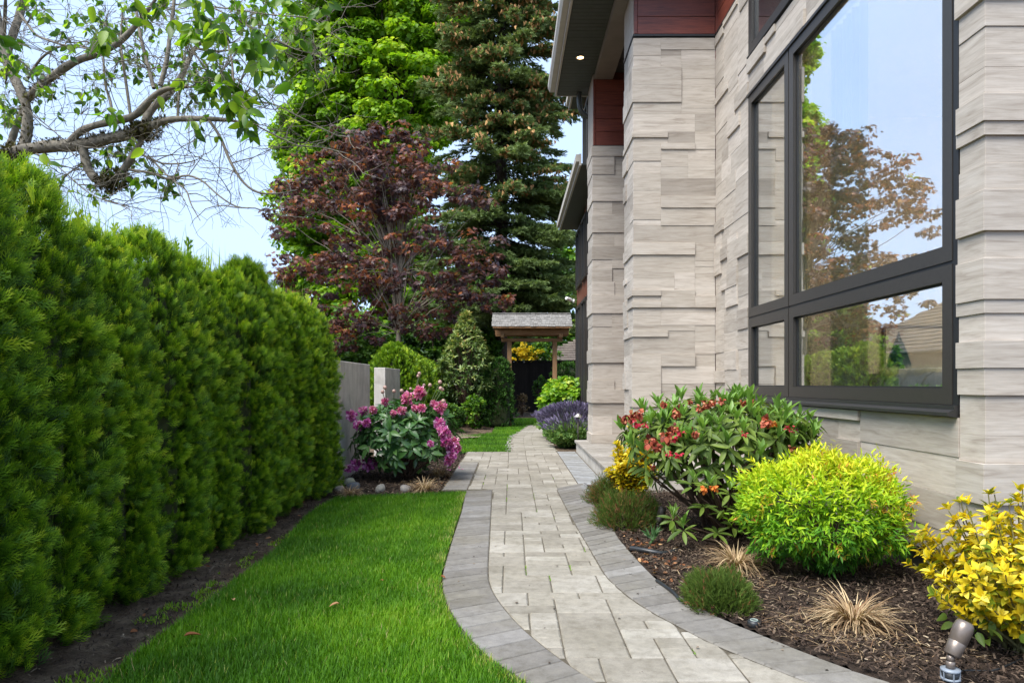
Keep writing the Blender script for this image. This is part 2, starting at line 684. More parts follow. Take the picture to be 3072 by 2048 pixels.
# ================================================================== ground, path, porch
def pip(poly, x, y):
    poly = np.asarray(poly)
    x, y = np.asarray(x), np.asarray(y)
    ins = np.zeros(x.shape, bool)
    n = len(poly)
    for i in range(n):
        x0, y0 = poly[i]
        x1, y1 = poly[(i + 1) % n]
        c = ((y0 > y) != (y1 > y)) & (x < (x1 - x0) * (y - y0) / ((y1 - y0) or 1e-9) + x0)
        ins ^= c
    return ins


def in_poly(poly, n, rng=RNG):
    poly = np.asarray(poly)
    lo, hi = poly.min(0), poly.max(0)
    out = np.zeros((0, 2))
    while len(out) < n:
        q = lo + (hi - lo) * rng.random((n * 2, 2))
        out = np.concatenate([out, q[pip(poly, q[:, 0], q[:, 1])]])
    return out[:n]


def fbm(x, y, sc, seed=0):
    """cheap smooth noise, about -1..1"""
    r = np.random.default_rng(seed)
    o = np.zeros_like(x)
    for k in range(7):
        a = r.random() * 6.28
        f = sc * (0.6 + 1.7 * r.random())
        o += np.sin((x * math.cos(a) + y * math.sin(a)) * f + r.random() * 6.28 + 1.3 * np.sin(x * f * .37 + k))
    return o / 3.2


def sheet(name, poly, z, mat, bumps=0.0, step=None, seed=1):
    """a ground sheet over a polygon; bumpy when asked"""
    if not step:
        n = len(poly)
        me = pymesh(name, [(x, y, z) for x, y in poly], [tuple(range(n))])
        me.polygons[0].normal
        return obj(name, me, mat)
    poly = np.asarray(poly)
    lo, hi = poly.min(0) - step, poly.max(0) + step
    nx, ny = int((hi[0] - lo[0]) / step) + 2, int((hi[1] - lo[1]) / step) + 2
    X, Y = np.meshgrid(lo[0] + np.arange(nx) * step, lo[1] + np.arange(ny) * step)
    Z = z + bumps * (fbm(X, Y, 5, seed) * .6 + fbm(X, Y, 17, seed + 1) * .4 + RNG.normal(size=X.shape) * .12)
    cx, cy = X[:-1, :-1] + step / 2, Y[:-1, :-1] + step / 2
    keep = pip(poly, cx, cy)
    idx = np.arange(nx * ny).reshape(ny, nx)
    a, b, c, d = idx[:-1, :-1][keep], idx[:-1, 1:][keep], idx[1:, 1:][keep], idx[1:, :-1][keep]
    F = np.concatenate([np.stack([a, b, c], 1), np.stack([a, c, d], 1)])
    return obj(name, trimesh(name, np.stack([X.ravel(), Y.ravel(), Z.ravel()], 1), F, smooth=True), mat)


ground = pymesh("ground", [(-600, -300, -.06), (600, -300, -.06), (600, 900, -.06), (-600, 900, -.06)], [(0, 1, 2, 3)])
tag(obj("ground", ground, SOIL), "bare brown earth between the planted areas", kind="structure")

c7 = lambda x, y: G(1024 + x / 2.297, 1366 + y / 2.297)
c8 = lambda x, y: G(2048 + x / 2.297, 1366 + y / 2.297)
c9 = lambda x, y: G(x / 2.297, 1366 + y / 2.297)
L_IN = [c7(*p) for p in ((1040, 235), (1030, 430), (1020, 620), (1012, 740), (1012, 850), (1040, 930), (1100, 1020), (1200, 1140), (1310, 1240), (1430, 1335), (1570, 1440), (1760, 1560))] + [(.62, 2.45), (.98, 2.0)]
L_OUT = [c7(*p) for p in ((860, 240), (830, 380), (780, 530), (735, 680), (700, 800), (695, 900), (720, 1000), (775, 1110), (850, 1210), (920, 1300), (1010, 1385), (1110, 1450), (1240, 1530), (1300, 1566))] + [(.34, 2.3), (.72, 1.8)]
R_IN = [c7(*p) for p in ((1480, 225), (1530, 320), (1590, 430), (1640, 520), (1700, 620), (1770, 740), (1830, 840), (1930, 930), (2040, 1015), (2160, 1090), (2352, 1185))] + [c8(*p) for p in ((130, 1260), (270, 1325), (500, 1410), (620, 1470), (900, 1566))] + [(1.45, 2.45), (1.9, 2.05)]
R_OUT = [c7(*p) for p in ((1665, 190), (1750, 350), (1820, 430), (1870, 490), (1910, 570), (1990, 660), (2080, 760), (2170, 850), (2260, 920), (2352, 975))] + [c8(*p) for p in ((130, 1050), (260, 1120), (400, 1175), (550, 1235), (700, 1300), (850, 1355), (1010, 1420), (1160, 1480), (1250, 1510), (1430, 1566))] + [(1.95, 2.45), (2.3, 2.1)]


def smooth_line(pts, n):
    p = np.asarray(pts)
    d = np.r_[0, np.cumsum(np.linalg.norm(np.diff(p, axis=0), axis=1))]
    t = np.linspace(0, d[-1], n)
    q = np.stack([np.interp(t, d, p[:, 0]), np.interp(t, d, p[:, 1])], 1)
    for _ in range(10):
        q[1:-1] = (q[:-2] + 2 * q[1:-1] + q[2:]) / 4
    return q


L_IN, L_OUT, R_IN, R_OUT = [smooth_line(p, 160) for p in (L_IN, L_OUT, R_IN, R_OUT)]
Y_STEP = float(L_IN[0][1])
Y_WIDE = 12.55
X_WL, X_WR = -.505, .79


def xl(y):
    if y >= 10.9:
        return -.78
    if y >= Y_STEP:
        return X_WL
    return float(np.interp(-y, -L_IN[:, 1], L_IN[:, 0]))


def xr(y):
    if y >= Y_STEP:
        return X_WR
    return float(np.interp(-y, -R_IN[:, 1], R_IN[:, 0]))


def slab_mesh(poly, ztop, th=.05, cham=.006):
    """paver prism over a ccw polygon with a chamfered top edge"""
    p = np.asarray(poly, float)
    c = p.mean(0)
    n = len(p)
    d = c - p
    ins = p + d / np.maximum(np.linalg.norm(d, axis=1, keepdims=True), 1e-6) * cham * 1.5
    vs = [(x, y, ztop - th) for x, y in p] + [(x, y, ztop - cham) for x, y in p] + [(x, y, ztop) for x, y in ins]
    fs = [tuple(range(2 * n, 3 * n))]
    for i in range(n):
        j = (i + 1) % n
        fs += [(i, j, n + j, n + i), (n + i, n + j, 2 * n + j, 2 * n + i)]
    return pymesh("paver", vs, fs)


# joint bed under the pavers
bed_poly = [(-.8, Y_WIDE), (-.8, 8.0)] + [tuple(p) for p in L_OUT] + [(2.4, 1.8)] + [tuple(p) for p in R_OUT[::-1]] + [(1.13, 8.3), (1.13, Y_WIDE)]
bed = sheet("path", bed_poly, -.007, JOINT)
tag(bed, "curving walkway of pale concrete pavers with darker borders", kind="structure")

A, B = .145, .122
gx0, gy0 = -.78, 1.9
nx, ny = int((2.9) / A), int((Y_WIDE - gy0) / B)
used = np.zeros((ny, nx), bool)
pieces = []
rp = random.Random(3)
for j in range(ny):
    for i in range(nx):
        if used[j, i]:
            continue
        r = rp.random()
        opts = [(2, 2), (1, 1), (2, 1)] if r < .34 else ([(1, 1), (2, 1)] if r < .62 else [(2, 1), (1, 1)])
        if r > .9:
            opts = [(1, 2), (2, 1), (1, 1)]
        for w, h in opts + [(1, 1)]:
            if i + w <= nx and j + h <= ny and not used[j:j + h, i:i + w].any():
                used[j:j + h, i:i + w] = True
                pieces.append((gx0 + i * A, gy0 + j * B, w * A, h * B))
                break
gap = .0029
pavers = []
cache = {}
for x, y, w, h in pieces:
    ys = np.linspace(y + gap, y + h - gap, 4)
    # the border curves cut the pavers
    Lp = [(max(x + gap, xl(v) + .003), v) for v in ys]
    Rp = [(min(x + w - gap, xr(v) - .003), v) for v in ys]
    ok = [(l, r) for l, r in zip(Lp, Rp) if r[0] - l[0] > .012]
    if len(ok) < 2:
        continue
    full = all(abs(l[0] - x - gap) < 1e-6 for l, _ in ok) and all(abs(r[0] - x - w + gap) < 1e-6 for _, r in ok) and len(ok) == 4
    cy = y + h / 2
    if full:
        key = (round(w, 3), round(h, 3))
        if key not in cache:
            W, H = w - 2 * gap, h - 2 * gap
            cache[key] = slab_mesh([(0, 0), (W, 0), (W, H), (0, H)], 0)
            cache[key].materials.append(PAVER)
        pavers.append((cy, cache[key], (x + gap, y + gap)))
    else:
        poly = [r for _, r in ok] + [l for l, _ in ok[::-1]]
        px0, py0 = poly[0]
        me = slab_mesh([(q[0] - px0, q[1] - py0) for q in poly], 0)
        me.materials.append(PAVER)
        pavers.append((cy, me, (px0, py0)))
pavers.sort(key=lambda p: p[0])
vis = [p for p in pavers if p[0] > 2.6]
rest = [p for p in pavers if p[0] <= 2.6] + vis[298:]
for cy, me, (ox, oy) in vis[:298]:
    o = obj("paver", me, None, bed, loc=(ox, oy, rp.uniform(-.0012, .0012)))
    o.rotation_euler = (rp.uniform(-.002, .002), rp.uniform(-.002, .002), 0)
mbr = MB()
for cy, me, (ox, oy) in rest:
    dz = rp.uniform(-.001, .001)
    mbr.add([(v.co.x + ox, v.co.y + oy, v.co.z + dz) for v in me.vertices], [tuple(p.vertices) for p in me.polygons])
tag(mbr.build("far_pavers", PAVER, bed), kind="stuff")


def border(name, IN, OUT, label, mat, step=.148, flip=False):
    root = tag(sheet(name, [tuple(p) for p in IN] + [tuple(p) for p in OUT[::-1]], -.0035, JOINT), label, kind="structure")
    n = max(2, int(round(np.sum(np.linalg.norm(np.diff((IN + OUT) / 2, axis=0), axis=1)) / step)))
    ti = np.linspace(0, len(IN) - 1, n + 1)
    pi = np.stack([np.interp(ti, range(len(IN)), IN[:, c]) for c in (0, 1)], 1)
    po = np.stack([np.interp(ti, range(len(OUT)), OUT[:, c]) for c in (0, 1)], 1)
    for k in range(n):
        a, b, c, d = pi[k], po[k], po[k + 1], pi[k + 1]
        e = .016
        g = .003 / max(.01, np.linalg.norm(d - a))
        g2 = .003 / max(.01, np.linalg.norm(c - b))
        A0, D0 = a + (d - a) * g, d + (a - d) * g
        B0, C0 = b + (c - b) * g2, c + (b - c) * g2
        q = [A0 + (B0 - A0) * .008, B0 - (B0 - A0) * .004, C0 - (C0 - D0) * .004, D0 + (C0 - D0) * .008]
        ar = sum(q[i][0] * q[(i + 1) % 4][1] - q[(i + 1) % 4][0] * q[i][1] for i in range(4))
        if ar < 0:
            q = q[::-1]
        me = slab_mesh(q, rp.uniform(.0005, .003), .06)
        obj("paver", me, mat, root)
    return root


border("path_border", L_IN, L_OUT, "dark grey soldier pavers edging the lawn side of the walkway", PAVER_DARK)
border("path_border", R_IN, R_OUT, "dark grey soldier pavers edging the mulch bed side of the walkway", PAVER_DARK)
line = lambda x, y0, y1: np.stack([np.full(40, x), np.linspace(y0, y1, 40)], 1)
border("path_border", line(X_WL - .004, 10.9, Y_STEP + .01), line(-.785, 10.9, Y_STEP + .01), "short dark paver border beside the peony bed", PAVER_DARK)
border("path_border", line(X_WR + .004, Y_WIDE, 8.0), line(1.115, Y_WIDE, 7.7), "paver border along the porch slab, blue sky light put into its grey", PAVER_SKYTINT)

# far narrower path of long planks
FP_L = [(-.02, 12.56), (-.02, 13.6), (-.04, 14.6), (.02, 16.2), (.24, 18.2), (.50, 20.6)]
FP_R = [(.78, 12.56), (.76, 13.4), (.78, 14.4), (.80, 16.2), (.86, 18.2), (.98, 20.6)]
FP_L, FP_R = smooth_line(FP_L, 60), smooth_line(FP_R, 60)
fp = tag(sheet("path", [tuple(p) for p in FP_L] + [tuple(p) for p in FP_R[::-1]], -.008, JOINT), "far path of long pale pavers leading to the garden gate", kind="structure")
yy = 12.57
k = 0
while yy < 20.4:
    h = .235 if yy > 14 else .16
    l0, l1 = [float(np.interp(v, FP_L[:, 1], FP_L[:, 0])) for v in (yy, yy + h)]
    r0, r1 = [float(np.interp(v, FP_R[:, 1], FP_R[:, 0])) for v in (yy, yy + h)]
    j0 = .06 * math.sin(k * 2.3)
    cut = .55 if k % 2 else .33
    m0 = l0 + (r0 - l0) * cut
    for a, b in ((l0 + j0, m0 - .004), (m0 + .004, r0 + j0)):
        obj("paver", slab_mesh([(a, yy + .004), (b, yy + .004), (b, yy + h - .004), (a, yy + h - .004)], 0), PAVER, fp)
    yy += h
    k += 1

# porch slab
slab = tag(MB().box(1.14, 7.95, -.05, 2.55, 12.62, .155).build("porch_slab", CONC), "low concrete porch slab topped with grey stone tiles", kind="structure")
ty = 7.93
row = 0
while ty < 12.6:
    h = .62
    y1 = min(ty + h, 12.64)
    tx = 1.11
    for w in ((.5, .98) if row % 2 else (.74, .74)):
        boxobj("tile", (tx, ty + .002, .157, min(tx + w, 2.54) - .003, y1 - .003, .198), SLABM, slab, .004)
        tx += w
    ty = y1
    row += 1

# ---- ground sheets
LAWN = [c7(860, 250), (-.50, 7.0)] + [tuple(p + np.array([-.012, 0])) for p in L_OUT[8::6] if p[1] > 2.2] + \
       [(-.9, 1.9), (-1.75, 1.9), (-1.9, 2.3)] + [c9(*p) for p in ((700, 1566), (850, 1430), (980, 1320), (1150, 1200), (1280, 1100), (1500, 960), (1620, 850), (1750, 760), (1900, 650), (2100, 420), (2200, 350), (2352, 270))] + [c7(0, 282)]
LAWN = [p for p in LAWN]
lawn = tag(sheet("lawn", LAWN, -.018, LAWNSOIL, .006, .05), "bright green mown lawn between the hedge and the walkway", kind="structure")
FARLAWN = [(-.79, 12.56), (-1.0, 11.6), (-2.0, 12.2), (-2.0, 15.0), (-1.9, 17.2), (-1.2, 17.0), (-.6, 17.6), (-.5, 19.5), (-.2, 22.5), (-.2, 25.0), (2.3, 25.5), (2.0, 21.0)] + [tuple(p) for p in FP_R[::-1][:18]] + [tuple(FP_R[-1])] + [tuple(p) for p in FP_L[::-1]]
FARLAWN = [(-.79, 12.56), (-1.2, 11.9), (-2.05, 12.2), (-2.0, 16.2), (-1.2, 16.4), (-.5, 17.5), (-.4, 24.6), (1.6, 24.9), (1.5, 20.7), (.98, 20.62), (.5, 20.62)] + [tuple(p) for p in FP_L[::-1][2:]]
flawn = tag(sheet("lawn", FARLAWN, -.02, LAWNSOIL, .004, .12), "small far lawn beside the narrow path to the gate", kind="structure")
strip_poly = [(-2.9, 1.2), (-1.7, 1.2)] + LAWN[::-1][:1] + [(-1.15, 8.0), (-1.85, 10), (-2.9, 10)]
strip_poly = [(-3.2, 1.2), (-1.2, 1.2), (-1.2, 3.0), (-1.3, 5.0), (-1.5, 7.5), (-1.7, 8.1), (-2.1, 8.6), (-3.2, 8.9)]
tag(sheet("soil_strip", strip_poly, -.045, SOIL, .012, .045, 5), "dark soil strip with debris along the hedge foot", kind="structure")
PBED = [(-2.12, 7.75), (-.9, 7.75), (-.795, 8.02), (-.795, 10.9), (-.79, 12.2), (-2.12, 12.4)]
tag(sheet("planting_bed", PBED, -.02, MULCH, .016, .05, 8), "mulched bed with rocks under the magenta flowering bush", kind="structure")
RBED = [tuple(p + np.array([.012, 0])) for p in R_OUT if p[1] > 2.2] + [(3.6, 2.0), (3.6, 3.95), (2.72, 3.95), (2.72, 9.12), (2.6, 8.1), (1.1, 7.96)]
tag(sheet("mulch_bed", RBED, -.012, MULCH, .016, .04, 11), "bark mulched bed between the walkway and the stone wall", kind="structure")
FBED = [(-2.6, 16.0), (-1.25, 16.1), (-.45, 17.4), (-.35, 24.6), (1.7, 25.0), (3.2, 25.0), (3.2, 31), (-9, 31), (-9, 16)]
tag(sheet("planting_bed", FBED, -.03, SOIL, .03, .2, 14), "brown soil under the far shrubs and beyond the gate", kind="structure")
LBED = [(.84, 12.66), (1.4, 12.66), (1.62, 12.8), (1.62, 20.6), (1.0, 20.6), (.88, 18.2), (.82, 16.2), (.79, 14)]
tag(sheet("planting_bed", LBED, -.012, SOIL, .01, .1, 15), "soil under the lavender beside the far path", kind="structure")
# ================================================================== the house
house = thing("house", "modern two storey house clad in pale split limestone with dark framed windows", "house", (2.6, 3.906, 0))
HX, HY = 2.6, 3.906


def hpart(name, me_or_mb, mat, smooth=False):
    o = me_or_mb.build(name, mat, house, smooth)
    for v in (o,):
        v.location = (-HX, -HY, 0)
    return o


XW, YC = 2.6, 9.09


def pack(u0, u1, z0, z1, seed, unit_h=.075, wmin=.28, wmax=.95):
    """irregular ashlar: rectangles in a strip, returned as (u0,u1,z0,z1)"""
    r = random.Random(seed)
    nz = max(1, int(round((z1 - z0) / unit_h)))
    hh = (z1 - z0) / nz
    nu = max(1, int(round((u1 - u0) / .09)))
    ww = (u1 - u0) / nu
    occ = [[False] * nu for _ in range(nz)]
    out = []
    for j in range(nz):
        i = 0
        while i < nu:
            if occ[j][i]:
                i += 1
                continue
            run = 0
            while i + run < nu and not occ[j][i + run]:
                run += 1
            h = r.choice((1, 2, 2, 3, 3, 3))
            h = min(h, nz - j)
            w = min(run, max(3, int(round(r.uniform(wmin, wmax) / ww))))
            if run - w < 3:
                w = run
            if run > 16 and w == run:
                w = run // 2
            for jj in range(h):
                for q in range(w):
                    occ[j + jj][i + q] = True
            out.append((u0 + i * ww, u0 + (i + w) * ww, z0 + j * hh, z0 + (j + h) * hh))
            i += w
    return out


stones = []     # (priority, box, parent)
G_ = .0004


def proud(r):
    return r.choice((0, .0015, .003, .005, .007, .020, .027))


rs = random.Random(21)
wall_w = hpart("window_wall", MB().box(2.63, 4.13, .16, 2.85, 9.09, 1.0).box(2.63, 3.93, .16, 2.85, 4.135, 5.62)
               .box(2.63, 7.81, .16, 2.85, 9.0, 5.62).box(2.63, 4.13, 4.36, 2.85, 7.81, 4.76).box(2.85, 3.93, .16, 3.6, 4.1, 5.62), STONE)
house_stones = []


def stone(b, parent):
    o = boxobj("stone", b, STONE, parent, .0012)
    house_stones.append(o)
    return o


# window wall stones, facing the path (their free face looks along -X)
zones = [(4.13, 7.81, .16, 1.0, 1), (7.81, 9.07, .16, 5.56, 3), (4.13, 7.81, 4.36, 4.74, 4), (7.82, 9.07, 5.56, 5.62, 5)]
for (a, b, z0, z1, sd) in zones:
    for (y0, y1, q0, q1) in pack(a, b, z0, z1, sd, wmax=1.2 if sd in (1, 4) else .62):
        p = proud(rs)
        stone((2.6 - p, y0 + G_, q0 + G_, 2.628, y1 - G_, q1 - G_), wall_w)
# corner stones at the near end wrap round both faces
z = .16
while z < 5.6:
    h = rs.choice((.075, .15, .15, .225, .225))
    h = min(h, 5.62 - z)
    p = rs.choice((0, .006, .016, .026))
    stone((2.6 - p, 3.906 - p, z + G_, 2.9 + rs.uniform(0, .2), 4.128 + rs.choice((0, .0, .012)), z + h - G_), wall_w)
    z += h
# pier standing out from the wall
pier = hpart("stone_pier", MB().box(1.60, 9.125, .0, 2.6, 9.84, 5.62), STONE)
hts, z = [], 0.0
for (x0, x1, q0, q1) in pack(1.555, 2.598, 0, 5.61, 9, wmin=.3, wmax=.85):
    p = proud(rs)
    if x0 < 1.56:
        cut = rs.choice((9.84, 9.84, 9.5, 9.35, 9.62))
        stone((1.555 - p, 9.09 - p, q0 + G_, x1 - G_, 9.13, q1 - G_), pier)
        stone((1.555 - p, 9.131, q0 + G_, 1.62, cut, q1 - G_), pier)
        if cut < 9.8:
            p2 = proud(rs)
            stone((1.556 - p2, cut + G_, q0 + G_, 1.62, 9.85, q1 - G_), pier)
    else:
        stone((x0 + G_, 9.09 - p, q0 + G_, x1 - G_, 9.13, q1 - G_), pier)
# porch column farther back
colm = hpart("stone_column", MB().box(1.39, 11.95, .2, 2.2, 12.62, 5.16), STONE)
z = .2
while z < 5.14:
    h = rs.choice((.15, .225, .225, .3))
    h = min(h, 5.17 - z)
    if h < .04:
        break
    p = rs.choice((0, .006, .016, .026))
    w = rs.choice((.32, .36, .85, .85))
    stone((1.357 - p, 11.92 - p, z + G_, 1.357 + w, 12.66, z + h - G_), colm)
    if w < .8:
        p = rs.choice((0, .006, .012))
        stone((1.357 + w + G_, 11.92 - p, z + G_, 2.2, 12.0, z + h - G_), colm)
    z += h
for o in house_stones:
    o.location = (0, 0, 0)
print("stones", len(house_stones))

# foundation strip, concrete
hpart("foundation", MB().box(2.665, 3.97, -.05, 2.9, 9.08, .16).box(2.9, 3.97, -.05, 3.6, 4.2, .16), plain("dark_foundation", (.10, .09, .08), .9, 0, .3, 14, .3))

# wood cladding above the stone
cl = hpart("wood_cladding", MB().box(2.64, 7.83, 5.66, 2.8, 9.12, 7.6).box(1.60, 9.13, 5.66, 2.62, 9.8, 7.6).box(1.40, 11.97, 5.2, 2.2, 12.6, 6.44), REDWOOD)
z = 5.665
while z < 7.5:
    boxobj("board", (1.606, 9.092, z, 2.594, 9.13, z + .219), REDWOOD, cl, .003)
    boxobj("board", (2.604, 7.83, z, 2.64, 9.088, z + .219), REDWOOD, cl, .003)
    z += .224
z = 5.19
while z < 6.2:
    boxobj("board", (1.402, 11.922, z, 2.2, 11.97, min(z + .219, 6.29)), REDWOOD, cl, .003)
    z += .224
boxobj("corner_trim", (1.562, 9.085, 5.665, 1.604, 9.13, 7.6), REDWOOD, cl, .003)
boxobj("corner_trim", (1.364, 11.915, 5.19, 1.40, 11.97, 6.29), REDWOOD, cl, .003)
boxobj("corner_trim", (2.597, 9.05, 5.665, 2.606, 9.089, 7.6), REDWOOD, cl, .002)
fl = hpart("flashing", MB().box(1.545, 9.075, 5.63, 2.60, 9.85, 5.655).box(2.588, 7.83, 5.63, 2.9, 9.08, 5.655).box(1.35, 11.905, 5.165, 2.2, 12.6, 5.186), BLACK)
sd = hpart("siding", MB().box(1.57, 9.135, 5.66, 1.598, 9.86, 7.6).box(1.372, 11.975, 5.19, 1.398, 12.7, 6.44), SIDING)
z = 5.665
while z < 7.5:
    boxobj("board", (1.556, 9.132, z, 1.572, 9.865, z + .145), SIDING, sd, .002)
    z += .149
z = 5.195
while z < 6.35:
    boxobj("board", (1.358, 11.972, z, 1.372, 12.7, z + .145), SIDING, sd, .002)
    z += .149


# windows
def window_frame(parent, xf, y0, y1, z0, z1, fw, depth=.055):
    """one sash ring, its face on plane x=xf, four mitred rails in one frame"""
    mb = MB()
    oy, oz = (y0, y1), (z0, z1)
    vs = []
    for x in (xf, xf + depth):
        vs += [(x, y0, z0), (x, y1, z0), (x, y1, z1), (x, y0, z1)]
        vs += [(x, y0 + fw, z0 + fw), (x, y1 - fw, z0 + fw), (x, y1 - fw, z1 - fw), (x, y0 + fw, z1 - fw)]
    fs = []
    for i in range(4):
        j = (i + 1) % 4
        fs += [(i, j, 4 + j, 4 + i), (8 + j, 8 + i, 12 + i, 12 + j), (4 + i, 4 + j, 12 + j, 12 + i), (j, i, 8 + i, 8 + j)]
    mb.add(vs, fs)
    f = mb.build("frame", FRAMEM, parent)
    # glazing bead, a thin dark line round the glass
    g = MB()
    a, b, c, d = y0 + fw, y1 - fw, z0 + fw, z1 - fw
    t = .012
    g.box(xf + .03, a, c, xf + .05, b, c + t).box(xf + .03, a, d - t, xf + .05, b, d).box(xf + .03, a, c + t, xf + .05, a + t, d - t).box(xf + .03, b - t, c + t, xf + .05, b, d - t)
    g.build("gasket", FRAMED, parent)
    p = MB().box(xf + .040, a + .004, c + .004, xf + .046, b - .004, d - .004).build("pane", GLASS, parent)
    return f


big = bpy.data.objects.new("window", None)
link(big, house)
big.location = (-HX, -HY, 0)
tag(big, "tall four light corner window reflecting sky and maple")
for (y0, y1, z0, z1) in ((4.19, 6.655, 1.925, 4.33), (6.675, 7.80, 1.925, 4.33), (4.19, 6.655, 1.075, 1.905), (6.675, 7.80, 1.075, 1.905)):
    window_frame(big, 2.592, y0, y1, z0, z1, .095)
MB().box(2.60, 6.655, 1.07, 2.66, 6.675, 4.34).box(2.60, 4.19, 1.905, 2.66, 7.8, 1.925).box(2.597, 4.135, 1.02, 2.68, 4.19, 4.35).build("mullion", FRAMED, big)
MB().box(2.575, 4.13, 4.332, 2.68, 7.82, 4.358).box(2.598, 7.80, 1.02, 2.68, 7.815, 4.35).build("drip_cap", BLACK, big)
sm = MB()
prof = [(2.535, 1.012), (2.535, 1.03), (2.56, 1.042), (2.575, 1.046), (2.575, 1.072), (2.69, 1.074), (2.69, 1.0), (2.60, .998)]
vs = [(x, y, z) for y in (4.14, 7.83) for x, z in prof]
n = len(prof)
sm.add(vs, [tuple(range(n)), tuple(reversed(range(n, 2 * n)))] + [(i, n + i, n + (i + 1) % n, (i + 1) % n) for i in range(n)])
sm.build("sill", BLACK, big)

up = bpy.data.objects.new("window", None)
link(up, house)
up.location = (-HX, -HY, 0)
tag(up, "upper storey window cut by the top of the picture")
for (y0, y1, z0, z1) in ((6.05, 7.80, 4.78, 6.6), (4.2, 6.03, 4.78, 6.6)):
    window_frame(up, 2.592, y0, y1, z0, z1, .10)
MB().box(2.578, 4.15, 4.762, 2.66, 7.82, 4.778).build("sill", BLACK, up)

# room behind the big window
room = MB()
room.box(2.86, 4.0, .25, 7.5, 9.0, .50).box(7.4, 4.0, .3, 7.5, 9.0, .9).box(7.4, 4.0, 3.6, 7.5, 9.0, 4.55).box(7.4, 4.0, .9, 7.5, 4.6, 3.6).box(7.4, 8.4, .9, 7.5, 9.0, 3.6).box(2.86, 8.96, .3, 7.4, 9.05, 4.55).box(2.86, 4.0, 4.55, 7.5, 9.0, 4.62).box(2.86, 3.98, .3, 7.4, 4.04, 4.55)  # far wall has an added unseen opening that lets sky light in
hpart("interior_walls", room, PLASTER)
room2 = MB().box(2.86, 4.0, 7.5, 7.5, 9.0, 7.55).box(5.4, 4.0, 4.62, 5.5, 9.0, 7.5).box(2.86, 8.96, 4.62, 5.4, 9.0, 7.5).box(2.86, 4.0, 4.62, 5.4, 4.04, 7.5)
hpart("interior_walls", room2, PLASTER)
# recessed entrance wall and ceiling behind the pier
hpart("entrance_wall", MB().box(2.2, 12.3, .2, 5.0, 12.5, 7.6).box(2.62, 9.85, .2, 2.8, 12.3, 7.6).box(1.7, 9.86, 6.47, 2.62, 12.3, 6.52), REDWOOD)

# eaves
roof = hpart("roof", MB().add([(.84, 8.6, 6.425), (.81, 12.85, 6.425), (3.2, 12.85, 6.425), (3.2, 8.6, 6.425), (.84, 8.6, 6.62), (.81, 12.85, 6.62), (3.2, 12.85, 7.3), (3.2, 8.6, 7.3)],
     [(0, 1, 2, 3), (4, 7, 6, 5), (0, 4, 5, 1), (3, 2, 6, 7), (0, 3, 7, 4), (1, 5, 6, 2)]), plain("roof_membrane", (.06, .055, .05), .8))
ex = lambda y: .86 - .05 * (y - 5.0) / 7.85
yy = 8.62
while yy < 12.8:
    o = MB().add([(ex(yy) + .012, yy, 6.398), (1.386, yy, 6.398), (1.386, yy + .096, 6.398), (ex(yy) + .012, yy + .096, 6.398),
                  (ex(yy) + .012, yy, 6.420), (1.386, yy, 6.420), (1.386, yy + .096, 6.420), (ex(yy) + .012, yy + .096, 6.420)],
                 [(0, 3, 2, 1), (4, 5, 6, 7), (0, 1, 5, 4), (1, 2, 6, 5), (2, 3, 7, 6), (3, 0, 4, 7)]).build("soffit_panel", SOFFIT, roof)
    yy += .104
MB().add([(.80, 8.6, 6.39), (.775, 12.86, 6.39), (.808, 12.86, 6.39), (.835, 8.6, 6.39), (.80, 8.6, 6.60), (.775, 12.86, 6.60), (.808, 12.86, 6.60), (.835, 8.6, 6.60)],
     [(0, 1, 2, 3), (4, 7, 6, 5), (0, 4, 5, 1), (3, 2, 6, 7), (0, 3, 7, 4), (1, 5, 6, 2)]).build("fascia", FASCIA, roof)
gp = [(-.0, .03), (-.085, .03), (-.12, .09), (-.125, .16), (-.105, .165), (-.0, .165)]
gm = MB()
vs = [(.798 - .025 * t + x, 8.6 + 4.27 * t, 6.43 + z) for t in (0, 1) for x, z in gp]
gm.add(vs, [tuple(range(6)), tuple(reversed(range(6, 12)))] + [(i, 6 + i, 6 + (i + 1) % 6, (i + 1) % 6) for i in range(6)])
gm.build("gutter", FASCIA, roof)
MB().box(.775, 12.862, 6.39, 2.2, 12.885, 6.47).build("fascia", FASCIA, roof)
beam = hpart("eave_beam", MB().box(1.386, 8.6, 6.29, 1.552, 9.865, 6.39).box(1.386, 9.866, 6.29, 1.69, 11.918, 6.42), BEAMM)

dl = bpy.data.objects.new("downlight", None)
link(dl, house)
dl.location = (1.09 - HX, 11.34 - HY, 6.392)
MB().lathe([(.075, 0), (.075, -.004), (.052, -.004), (.050, .006)], 24, cap=False).build("trim_ring", plain("ring_metal", (.35, .33, .3), .4), dl, True)
em = NT("lamp_glow")
em.b.inputs['Emission Color'].default_value = (1.0, .62, .28, 1)
em.b.inputs['Emission Strength'].default_value = 3.5
MB().lathe([(.050, -.002), (.02, .001)], 20).build("bulb", em.m, dl, True)

tube_obj("downspout", [(1.2 - HX, 12.72 - HY, 6.42), (1.2 - HX, 12.73 - HY, 6.30), (1.21 - HX, 12.74 - HY, 6.14), (1.27 - HX, 12.75 - HY, 6.02), (1.38 - HX, 12.76 - HY, 5.97)], .045, .045, plain("dark_pipe", (.06, .065, .06), .4, .2), house, 16, 12)

# ---- far wing
wing = thing("house_wing", "dark windowed far wing of the house with red cedar trim", "house wing", (1.62, 13.0, 0))
WX, WY = 1.62, 13.0


def wpart(name, mb, mat, parent=None):
    o = mb.build(name, mat, parent or wing)
    if parent is None:
        o.location = (-WX, -WY, 0)
    return o


